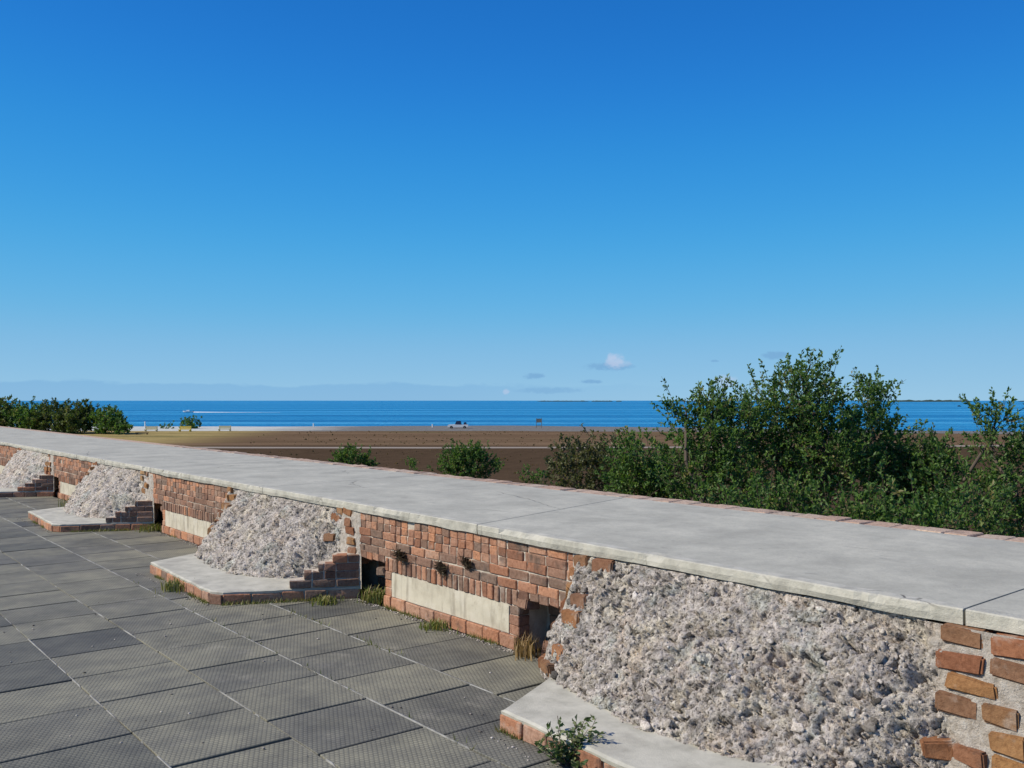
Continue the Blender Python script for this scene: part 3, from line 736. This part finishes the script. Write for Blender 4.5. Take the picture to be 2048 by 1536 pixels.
# ------------------------------------------------------------------ small plants on the terrace
def blades(n, h, spread, seed, wd=.006, lean=.5):
    r = np.random.default_rng(seed); V, Fc, T = [], [], []
    for _ in range(n):
        a = r.uniform(0, 6.283); b0 = np.array([r.normal(0, spread), r.normal(0, spread), -.005]); hh = h*r.uniform(.45, 1.1); d = np.array([math.cos(a), math.sin(a), 0])
        s_ = np.array([-d[1], d[0], 0])*wd*r.uniform(.6, 1.2); l1, l2 = lean*r.uniform(.05, .5), lean*r.uniform(.4, 1.3)
        p0, p1, p2 = b0, b0 + d*hh*l1*.5 + [0, 0, hh*.6], b0 + d*hh*l2 + [0, 0, hh*(1 - .35*l2)]
        k = len(V); V += [p0-s_, p0+s_, p1-s_*.7, p1+s_*.7, p2]; Fc += [(k, k+1, k+3, k+2), (k+2, k+3, k+4)]; T += [r.random()]*5
    return mesh_np('blades', np.array(V), Fc, tint=T)
def tuft(name, label, cat, at, n, h, spread, seed, m, **kw):
    return tag(obj(name, blades(n, h, spread, seed, **kw), m, None, at), label, cat, None)
tuft('grass_tuft', 'green and yellow grass tuft along the left edge of the second pier apron', 'grass tuft', (2.90, 8.35, 0), 260, .13, .075, 1, M_GRASS)
tuft('grass_tuft', 'small grass tuft at the right brick foot of the second pier', 'grass tuft', (3.66, 7.02, 0), 150, .085, .05, 2, M_GRASS)
tuft('grass_tuft', 'grass tuft in the shadowed niche left of the plaster panel', 'grass tuft', (4.02, 6.83, -.005), 190, .15, .06, 3, M_GRASS)
tuft('grass_tuft', 'bright green grass tuft at the wall foot below the plaster panel', 'grass tuft', (3.92, 5.72, -.003), 220, .085, .06, 4, M_GRASS)
tuft('dry_grass', 'tall straw coloured dry grass beside the nearest pier niche', 'dry grass', (3.93, 4.72, 0), 130, .18, .045, 5, M_STRAW, lean=.35, wd=.004)
tuft('grass_tuft', 'olive grass tuft in the niche right of the third pier', 'grass tuft', (3.93, 12.35, -.005), 150, .13, .08, 6, M_GRASS)
tuft('grass_tuft', 'grass tuft at the left foot of the third pier', 'grass tuft', (3.8, 15.75, 0), 160, .22, .1, 7, M_GRASS)
for k, (px, py, h, lb) in enumerate(((805, 1108, .085, 'dark withered plant hanging on the brick wall, left of three'), (885, 1132, .075, 'dark withered plant hanging on the brick wall, middle of three'),
                                     (937, 1124, .06, 'dark withered plant hanging on the brick wall, right of three'), (1166, 1190, .08, 'dark plant growing from mortar at the nearest pier'))):
    dv = ray_dir(px, py); tt = (3.965 if k < 3 else 3.86)/dv[0]; p = np.array([0, 0, EYE]) + dv*tt
    o = tag(obj('wall_plant', blades(90, h, .016, 40+k, wd=.007, lean=1.5), M_DARKPLANT, None, tuple(p)), lb, 'wall plant', 'plants rooted in the brick wall'); o.rotation_euler = (0, R(-115), 0)
def leaf_quads(C, D, L, Wd, r):
    """leaf rhombs folded on the midrib: centres C, directions D, lengths L, widths Wd"""
    n = len(C); U = r.normal(0, 1, (n, 3)); S_ = np.cross(D, U); S_ /= np.linalg.norm(S_, axis=1)[:, None] + 1e-9; Nn = np.cross(S_, D)
    b0 = C - D*(L/2)[:, None]; tp = C + D*(L/2)[:, None] - Nn*(L*.12)[:, None]; md = C + D*(L*.05)[:, None]
    lf = md + S_*Wd[:, None]/2 + Nn*(Wd*.22)[:, None]; rt_ = md - S_*Wd[:, None]/2 + Nn*(Wd*.22)[:, None]
    V = np.stack([b0, lf, tp, rt_], 1).reshape(-1, 3); k = np.arange(n)*4
    Fc = np.concatenate([np.stack([k, k+1, k+2], 1), np.stack([k, k+2, k+3], 1)])
    return V, Fc
def weed(at, label, seed):
    r = np.random.default_rng(seed); t = thing('weed', label, 'weed', at)
    C, D, st = [], [], []
    for k in range(26):
        a = r.uniform(0, 6.28); h = r.uniform(.07, .2)*(1.25 if k % 6 == 0 else 1); o2 = r.uniform(.03, .16)
        p0 = np.array([r.normal(0, .02), r.normal(0, .02), 0]); p1 = p0 + np.array([math.cos(a)*o2, math.sin(a)*o2, h]); st.append((p0, p1))
        for q in range(24):
            f = r.uniform(.2, 1.03); dd = r.normal(0, 1, 3); dd[2] = abs(dd[2])*.6; dd /= np.linalg.norm(dd); D.append(dd); C.append(p0 + (p1-p0)*f + dd*.02)
    C, D = np.array(C), np.array(D); n = len(C)
    V, Fc = leaf_quads(C, D, r.uniform(.022, .042, n), r.uniform(.012, .022, n), r)
    obj('leaves', mesh_np('leaves', V, Fc, tint=np.repeat(r.random(n), 4)), M_WEED, t, at)
    V, Fc = [], []
    for p0, p1 in st:
        k = len(V)
        for p, w in ((p0, .004), (p1, .0018)): V += [p + [w, 0, 0], p + [-w*.5, w*.87, 0], p + [-w*.5, -w*.87, 0]]
        Fc += [(k+i, k+(i+1) % 3, k+3+(i+1) % 3, k+3+i) for i in range(3)]
    obj('stems', mesh_np('stems', np.array(V), Fc), M_TWIG, t, at)
wp = on_plane(1145, 1528, 0)
weed((wp[0]-.03, wp[1], 0), 'leafy green weed growing in front of the nearest brick apron edge', 5)
# low weeds and dead grass along the joints at the wall foot
def fringe(lines, n, seed):
    r = np.random.default_rng(seed); V, Fc, T = [], [], []
    for (a, b, w) in lines:
        a, b = np.array(a), np.array(b)
        for _ in range(int(n*w)):
            f = r.random(); 
            if fbm(np.array([[a[0]*3 + f*np.linalg.norm(b-a)*3.1, a[1], seed]]), 3)[0] < -.02: continue
            p0 = np.array([*(a + (b-a)*f + r.normal(0, .012, 2)), -.004]); h = r.uniform(.012, .05); an = r.uniform(0, 6.28); d = np.array([math.cos(an), math.sin(an), 0]); s_ = np.array([-d[1], d[0], 0])*r.uniform(.002, .005)
            p1 = p0 + d*h*r.uniform(.2, .9) + [0, 0, h]; k = len(V); V += [p0-s_, p0+s_, p1]; Fc.append((k, k+1, k+2)); T += [r.random()]*3
    return mesh_np('foot_weeds', np.array(V), np.array(Fc), tint=T)
lines = [((3.955, 4.9), (3.955, 6.6), 1.5), ((3.955, 10.35), (3.955, 12.1), 1), ((2.68, 3.5), (2.68, 9), .25), ((3.29, 4.4), (3.29, 7), .25)]
for yn in (1.89, 7.49, 12.93): lines += [((2.94, yn+1.86), (2.875, yn+.1), 1.6), ((2.94, yn-.01), (3.72, yn-.375), .8)]
o = obj('foot_weeds', fringe(lines, 620, 4), M_GRASS); tag(o, 'fringe of tiny weeds in the joint at the wall foot', 'weeds'); o['kind'] = 'stuff'
# grit and dead leaves gathered along the wall foot
r = np.random.default_rng(3); SV, SF, ST, off = [], [], [], 0
for k in range(900):
    q = r.random()
    if q < .55: c = np.array([3.955 - abs(r.normal(0, .03)), r.uniform(4.4, 7.0), .003])
    elif q < .75: c = np.array([3.96 - abs(r.normal(0, .04)), r.uniform(9.9, 12.4), .003])
    elif q < .9: c = np.array([2.87 - abs(r.normal(0, .03)), r.choice([1.9, 7.5, 12.95]) + r.uniform(0, 1.9), .003])
    else: c = np.array([r.uniform(1.2, 3.9), r.uniform(3, 9), .003])
    v, f = ICO[int(r.integers(8))]; s = r.uniform(.003, .009)
    SV.append(v*s*[1, 1, .6] + c); SF.append(f + off); off += len(v); ST.append(np.full(len(v), r.random()))
o = obj('grit', mesh_np('grit', np.concatenate(SV), np.concatenate(SF), tint=np.concatenate(ST)), M_STONE); tag(o, 'loose grit and crumbs scattered along the foot of the wall', 'grit'); o['kind'] = 'stuff'

# ------------------------------------------------------------------ trees and shrubs
def tube(V, Fc, p0, p1, r0, r1, n=6):
    d = p1-p0; d = d/(np.linalg.norm(d)+1e-9); u = np.cross(d, [.3, .9, .1]); u /= np.linalg.norm(u); w = np.cross(d, u); k = len(V)
    for p, rr in ((p0, r0), (p1, r1)):
        for i in range(n): a = 6.2832*i/n; V.append(p + (u*math.cos(a) + w*math.sin(a))*rr)
    for i in range(n): Fc.append((k+i, k+(i+1) % n, k+n+(i+1) % n, k+n+i))
def limb(V, Fc, p0, p1, r0, r1, r, seg=4, wig=.08, n=6):
    L = np.linalg.norm(p1-p0); prev = p0
    for i in range(1, seg+1):
        q = p0 + (p1-p0)*i/seg + (r.normal(0, L*wig, 3)*[1, 1, .4] if i < seg else 0)
        tube(V, Fc, prev, q, r0+(r1-r0)*(i-1)/seg, r0+(r1-r0)*i/seg, n); prev = q
def tree(name, label, cat, D, lobes, seed, leaf, m, group=None, dens=1.0, nleaf=15, twl=(.35, .8), base=None):
    r = np.random.default_rng(seed)
    cen = [at_depth(px, py, D + dd) for (px, py, rx, ry, dd) in lobes]
    rad = [np.array([rx/F*D, rx/F*D*.9, ry/F*D]) for (px, py, rx, ry, dd) in lobes]
    c0 = np.mean([c for c in cen], 0); root = np.array([c0[0], c0[1], GROUND_Z])
    t = thing(name, label, cat, tuple(root), group)
    WV, WF = [], []
    H = max(c[2] for c in cen) - GROUND_Z; tr_ = max(.05, .018*H)
    fork = root + np.array([0, 0, max(.4, .22*H)]); limb(WV, WF, root - [0, 0, .1], fork, tr_*1.25, tr_, r, 3, .03, 8)
    C, Dd, Ll = [], [], []; TV, TF = [], []
    for c, R_ in zip(cen, rad):
        low = c - np.array([0, 0, R_[2]*.55]); limb(WV, WF, fork, low, tr_*.6, tr_*.3, r); limb(WV, WF, low, c + [0, 0, R_[2]*.5], tr_*.3, tr_*.08, r)
        area = R_[0]*R_[2]*3.14
        nt = int(dens*area/(leaf*leaf*.5)/nleaf*5.5) + 6
        # sub-clumps make the light and dark masses
        ncl = max(5, int(nt/14)); u = r.normal(0, 1, (ncl, 3)); u /= np.linalg.norm(u, axis=1)[:, None]; cc = c + u*R_*(r.random((ncl, 1))**.42)*.92
        for k in range(min(ncl, 26)): limb(WV, WF, c - [0, 0, R_[2]*r.uniform(0, .6)], cc[k], tr_*.14, tr_*.05, r, 3, .07, 4)
        which = r.integers(0, ncl, nt); cs = R_.mean()*.36 + .14
        for k in range(nt):
            p0 = cc[which[k]] + r.normal(0, 1, 3)*cs*.55
            o_ = (p0-c)/R_; o_ /= np.linalg.norm(o_)+1e-6
            d = o_*.55 + np.array([0, 0, .75]) + r.normal(0, .38, 3); d /= np.linalg.norm(d); L = r.uniform(*twl)
            p1 = p0 + d*L; tube(TV, TF, p0, p1, .008*leaf/.12, .003*leaf/.12, 3)
            f = r.random(nleaf)**.7; q = p0 + np.outer(f, p1-p0)
            dl = r.normal(0, 1, (nleaf, 3)) + d*.8 + [0, 0, .25]; dl /= np.linalg.norm(dl, axis=1)[:, None]
            C.append(q + dl*leaf*.5); Dd.append(dl); Ll.append(np.full(nleaf, np.clip(.5 + .22*r.normal() + .12*r.normal(), 0, .999)))
    C, Dd = np.concatenate(C), np.concatenate(Dd); n = len(C); tin = np.clip(np.concatenate(Ll) + r.normal(0, .14, n), 0, .999)
    V, Fc = leaf_quads(C, Dd, leaf*r.uniform(.65, 1.25, n), leaf*.52*r.uniform(.7, 1.2, n), r)
    obj('crown', mesh_np('crown', V, Fc, tint=np.repeat(tin, 4)), m, t)
    obj('trunk', mesh_np('trunk', np.array(WV), WF, True), M_BARK, t)
    tw = obj('twigs', mesh_np('twigs', np.array(TV), TF), M_TWIG, t); tw['kind'] = 'stuff'
    return t
LF = .125
tree('tree', 'tallest dark green leafy tree behind the walkway at right', 'tree', 27, [(1600, 806, 88, 68, 0), (1560, 885, 120, 85, .5), (1650, 890, 95, 80, -.4), (1600, 970, 140, 80, 0), (1606, 758, 40, 28, 0)], 1, LF, M_LEAF)
tree('tree', 'dark green tree adjoining the tallest tree on its left', 'tree', 26, [(1400, 865, 75, 50, 0), (1470, 875, 75, 65, .6), (1380, 935, 90, 60, -.3), (1450, 985, 110, 60, 0), (1372, 828, 24, 18, 0), (1425, 824, 34, 16, .3)], 2, LF, M_LEAF)
tree('tree', 'slim green tree adjoining the tallest tree on its right', 'tree', 28, [(1745, 830, 42, 46, 0), (1735, 890, 70, 60, 0), (1780, 960, 90, 70, -.5), (1780, 850, 26, 36, 0)], 3, LF, M_LEAF)
tree('shrub', 'low green shrub with sparse top between right tree and far right tree', 'shrub', 27, [(1845, 915, 36, 42, 0), (1870, 985, 75, 55, 0), (1885, 955, 36, 36, .4), (1820, 960, 60, 50, 0)], 4, LF, M_LEAF, dens=1.2)
tree('tree', 'green tree cut by the right edge of the photo', 'tree', 25, [(1990, 842, 26, 40, 0), (1985, 890, 42, 40, 0), (2020, 945, 75, 50, 0), (1960, 985, 80, 55, -.3), (2070, 915, 45, 45, .3), (2040, 1030, 90, 60, 0)], 5, LF, M_LEAF, dens=.95)
tree('shrub', 'olive brown shrub at the left end of the right hand thicket', 'shrub', 34, [(1155, 936, 72, 30, 0), (1210, 920, 50, 24, .4), (1190, 965, 95, 32, 0)], 6, LF*1.1, M_LEAF_OLIVE, dens=1.5, twl=(.25, .6))
tree('shrub', 'green shrub between the olive shrub and the thicket trees', 'shrub', 29, [(1290, 922, 55, 28, 0), (1270, 970, 70, 45, 0), (1330, 985, 70, 50, .3)], 7, LF, M_LEAF, dens=1.6)
for k, (px, lb) in enumerate(((1480, 'left'), (1680, 'middle'), (1860, 'right'))):
    tree('shrub', 'bright green leafy shrub right behind the walkway edge, %s of three' % lb, 'shrub', 21 - k*1.2, [(px, 1045 + k*14, 105, 52, 0), (px+70, 1030 + k*16, 70, 46, .3)], 30+k, LF*.92, M_LEAF, 'shrubs behind the walkway edge')
tree('shrub', 'rounded dark green bush standing alone in the brown field', 'shrub', 70, [(918, 922, 38, 28, 0), (950, 932, 34, 26, .5), (930, 950, 50, 22, 0), (980, 945, 14, 12, 0)], 8, .2, M_LEAF, dens=1.7)
tree('shrub', 'dark green spreading bush left of the lone rounded bush', 'shrub', 85, [(700, 919, 34, 15, 0), (735, 926, 22, 13, .5), (680, 926, 26, 12, 0)], 9, .22, M_LEAF, dens=1.7)
tree('shrub', 'tiny dark bush in the field left of the lone bush', 'shrub', 85, [(822, 938, 13, 10, 0)], 10, .2, M_LEAF)
tree('shrub', 'small dark bush by the walkway edge right of the lone bush', 'shrub', 50, [(1072, 962, 26, 14, 0)], 12, .16, M_LEAF)
for k, (px, py, rx, ry, lb) in enumerate(((-20, 834, 50, 32, 'far tree at the very left edge, tallest of the shore trees'), (52, 839, 48, 25, 'second far tree of the shore row from the left edge'),
        (112, 839, 44, 25, 'middle far tree of the shore row with yellowish leaves'), (160, 838, 38, 24, 'far rounded tree of the shore row near its right end'), (205, 844, 36, 18, 'far dark tree in the shore row, second from its right end'),
        (240, 853, 24, 10, 'low far bush ending the shore row at right'))):
    tree('shore_tree', lb, 'tree', 232 - 2*k, [(px, py, rx, ry, 0), (px + rx*.3, py + ry*.45, rx*.9, ry*.7, -3)], 60+k, .62, M_LEAF_FAR if k in (0, 2, 3) else M_LEAF, 'trees along the left shore', dens=3.0, twl=(.6, 1.4))
tree('shore_shrub', 'small dark tree on the shore behind the yellow bench', 'shrub', 262, [(376, 848, 24, 9, 0), (378, 855, 26, 7, 0)], 71, .5, M_LEAF, dens=1.3)
tree('shore_shrub', 'low dark hedge on the shore between two benches', 'shrub', 262, [(332, 856, 18, 4, 0)], 72, .4, M_LEAF, dens=1.3)

# dry scrub over the field
r = np.random.default_rng(9); V, Fc, T = [], [], []
for _ in range(2600):
    d = 60 + 180*r.random()**.8; s = r.uniform(-.62, .6)*d; x, y = sd(s, d)
    if x < 9 or abs(d - 157) < 5 or (d > 150 and r.random() < min(1, max(0, (-.2*d - s)/22))): continue
    h = r.uniform(.06, .24)*(1.5 if r.random() < .06 else 1); w = h*r.uniform(.8, 2.4)
    for q in range(3):
        a = r.uniform(0, 3.14); c_, s_ = math.cos(a)*w, math.sin(a)*w; k = len(V)
        V += [(x-c_*.5, y-s_*.5, GROUND_Z), (x+c_*.5, y+s_*.5, GROUND_Z), (x+c_*.35+r.normal(0, .05), y+s_*.3, GROUND_Z+h*r.uniform(.5, 1)), (x-c_*.25, y-s_*.3, GROUND_Z+h*r.uniform(.6, 1.1))]; Fc.append((k, k+1, k+2, k+3)); T += [r.random()]*4
M_SCRUB = mat('dry_scrub', f_leaf([(0, (.14, .085, .048)), (.5, (.19, .12, .068)), (.85, (.25, .165, .09)), (1, (.17, .15, .065))], .5))
o = obj('dry_scrub', mesh_np('dry_scrub', np.array(V), np.array(Fc), tint=T), M_SCRUB); tag(o, 'low brown dry scrub covering the field', 'scrub'); o['kind'] = 'stuff'

# ------------------------------------------------------------------ far things on the shore and the sea
HEAD = math.atan2(RT[1], RT[0])                        # heading of the picture's horizontal
def part(name, boxes, m, parent, bev=0):
    bm = bmesh.new()
    for b in boxes: box_bm(bm, *b)
    if bev: bmesh.ops.recalc_face_normals(bm, faces=bm.faces); bmesh.ops.bevel(bm, geom=list(bm.edges), offset=bev, segments=1, affect='EDGES')
    o = bpy.data.objects.new(name, bm_mesh(name, bm)); link(o); o.data.materials.append(m); o.parent = parent; return o
def bench(px, py, m, label, L=3.3):
    p = on_plane(px, py, GROUND_Z+.07); t = thing('shore_bench', label, 'bench', (p[0], p[1], GROUND_Z+.06), 'painted benches on the shore'); t.rotation_euler.z = HEAD + random.uniform(-.1, .1)
    part('seat', [(-L/2, L/2, -.75, -.12, .42, .56)], m, t, .02)
    for k in range(2): part('back_board', [(-L/2+.12, L/2-.12, -.05, .03, .66+k*.36, .98+k*.36)], m, t, .01)
    for s_ in (-1, 1):
        part('leg', [(s_*L*.42-.14, s_*L*.42+.14, -.72, -.15, 0, .415)], m, t, .02); part('back_post', [(s_*L*.42-.13, s_*L*.42+.13, .032, .16, 0, 1.42)], m, t, .02)
    return t
bench(303, 863, M_CREAM, 'pale cream bench on the shore, left of the yellow one'); bench(371, 863, M_YELLOW, 'bright yellow bench on the far shore'); bench(450, 862, M_CREAM, 'pale cream bench on the shore, right of the yellow one')
p = on_plane(284, 869, GROUND_Z); t = thing('log_bench', 'low dark brown bench lying in the yellow grass at left', 'bench', (p[0], p[1], GROUND_Z)); t.rotation_euler.z = HEAD
part('seat', [(-1.5, 1.5, -.25, .25, .38, .5)], M_BROWN, t, .02)
for s_ in (-1, 1): part('leg', [(s_*1.2-.1, s_*1.2+.1, -.22, .22, 0, .38)], M_BROWN, t)
for px, py, h, m, lb in ((290, 857, 1.9, M_WHITE, 'white post on the shore beside the left cream bench'), (627, 853, .9, M_WHITE, 'short white post by the water in the middle left'), (865, 855, .9, M_WHITE, 'short white post by the water left of the parked truck')):
    p = on_plane(px, py, GROUND_Z); bm = bmesh.new(); box_bm(bm, -.13, .13, -.13, .13, 0, h); box_bm(bm, -.18, .18, -.18, .18, h+.002, h+.08); bmesh.ops.recalc_face_normals(bm, faces=bm.faces)
    bmesh.ops.bevel(bm, geom=list(bm.edges), offset=.02, segments=1, affect='EDGES'); o = obj('marker_post', bm_mesh('marker_post', bm), m, None, (p[0], p[1], GROUND_Z)); tag(o, lb, 'post', 'posts on the shore')
p = on_plane(1078, 857, GROUND_Z); t = thing('sign_frame', 'grey two legged sign frame on the shore right of the truck', 'sign', (p[0], p[1], GROUND_Z)); t.rotation_euler.z = HEAD
for s_ in (-1, 1): part('post', [(s_*.75-.07, s_*.75+.07, -.07, .07, 0, 3)], M_GREY, t)
part('board', [(-.66, .66, -.03, .03, 1.7, 2.8)], M_GREY, t); part('rail', [(-.66, .66, -.03, .03, .7, .85)], M_GREY, t)
# small white truck
p = on_plane(916, 857, GROUND_Z+.05); t = thing('truck', 'small white truck with dark cab parked on the shore', 'truck', (p[0], p[1], GROUND_Z+.04)); t.rotation_euler.z = HEAD
def prism(name, prof, y0, y1, m, parent):
    bm = bmesh.new(); a = [bm.verts.new((x, y0, z)) for x, z in prof]; b = [bm.verts.new((x, y1, z)) for x, z in prof]; n = len(prof)
    for i in range(n): bm.faces.new((a[i], a[(i+1) % n], b[(i+1) % n], b[i]))
    bm.faces.new(a); bm.faces.new(b[::-1]); o = bpy.data.objects.new(name, bm_mesh(name, bm)); link(o); o.data.materials.append(m); o.parent = parent; return o
prism('body', [(-2.9, .45), (-2.9, .95), (-2.6, 1.12), (-.9, 1.2), (-.5, 1.15), (1.0, 1.1), (1.15, 1.15), (2.9, 1.15), (2.9, .5)], -.9, .9, M_WHITE, t)
prism('cab', [(-.85, 1.2), (-.45, 2.05), (.75, 2.1), (1.0, 1.15)], -.82, .82, M_NAVY, t); prism('roof', [(-.5, 2.055), (-.4, 2.13), (.72, 2.17), (.8, 2.105)], -.84, .84, M_NAVY, t)
prism('cargo', [(1.6, 1.152), (1.7, 1.75), (2.3, 1.8), (2.5, 1.152)], -.6, .6, M_NAVY, t)
def disc(name, x, y, z, rad_, w, m, parent, n=16):
    bm = bmesh.new(); bmesh.ops.create_cone(bm, cap_ends=True, segments=n, radius1=rad_, radius2=rad_, depth=w, matrix=Matrix.Translation((x, y, z)) @ Matrix.Rotation(R(90), 4, 'X'))
    o = bpy.data.objects.new(name, bm_mesh(name, bm)); link(o); o.data.materials.append(m); o.parent = parent; return o
for sx in (-1.85, 1.9):
    for sy in (-.82, .82):
        wv = disc('wheel', sx, sy, .4, .4, .24, M_BLACK, t); disc('rim', sx, sy*1.06, .4, .2, .2, M_GREY, wv)
# motor boat with its wake
def boat(px, py, L, label, mh, mc, heading):
    p = on_plane(px, py, SEA_Z); t = thing('motor_boat', label, 'boat', (p[0], p[1], SEA_Z-.1)); t.rotation_euler.z = heading
    bm = bmesh.new(); secs = []
    for f, w, zb, zt in ((-.5, .95, .0, .9), (-.2, 1.0, 0, .95), (.15, .9, 0, 1.05), (.38, .5, .15, 1.2), (.5, .05, .6, 1.3)):
        secs.append([bm.verts.new((-f*L, sy*w*L*.17, z)) for sy, z in ((-1, zt), (-.7, zb+.25), (0, zb), (.7, zb+.25), (1, zt))])
    for a, b in zip(secs, secs[1:]):
        for i in range(4): bm.faces.new((a[i], a[i+1], b[i+1], b[i]))
        bm.faces.new((a[4], a[0], b[0], b[4]))
    bm.faces.new(secs[0]); o = bpy.data.objects.new('hull', bm_mesh('hull', bm)); link(o); o.data.materials.append(mh); o.parent = t
    prism('cabin', [(-L*.18, .95), (-L*.1, 1.75), (L*.14, 1.8), (L*.18, .93)], -L*.1, L*.1, mc, t)
    part('outboard', [(L*.5+.02, L*.57, -.2, .2, .2, 1.25)], M_BLACK, t, .03)
    for s_ in (-1, 1): part('rail', [(-L*.12, L*.13, s_*L*.1-.02 if s_ < 0 else s_*L*.1-.02, s_*L*.1+.02, 1.82, 1.87)], mh, t)
    return p
bp = boat(376, 825, 7.2, 'white motor boat speeding left across the blue sea', M_WHITE, M_WHITE, HEAD)
V, Fc = [], []; n = 80
for i in range(n):
    f = i/(n-1); x = 2.2 + 62*f; w = (1.2 + 4.2*f)*(1 - .75*f)*(1 + .4*float(vnoise(np.array([[i*.7, 1., 2.]]))[0])); h = .55*(1-f)**2 + .05
    for sy, z in ((-1, .02), (-.45, h), (0, h*.6), (.45, h), (1, .02)):
        q = np.array([bp[0], bp[1], SEA_Z]) + RT*x + FWD*(sy*w + x*.06); V.append((q[0], q[1], SEA_Z + z + .03*float(vnoise(np.array([[i*1.3, sy*2, 0.]]))[0])))
for i in range(n-1):
    for j in range(4): Fc.append((i*5+j, i*5+j+1, (i+1)*5+j+1, (i+1)*5+j))
o = obj('boat_wake', mesh_np('boat_wake', V, Fc, True), M_FOAM); tag(o, 'white foaming wake trailing behind the motor boat', 'wake'); o['kind'] = 'stuff'
boat(1918, 813, 6.5, 'tiny dark boat far out on the sea at right', M_GREY, M_NAVY, HEAD + .4)
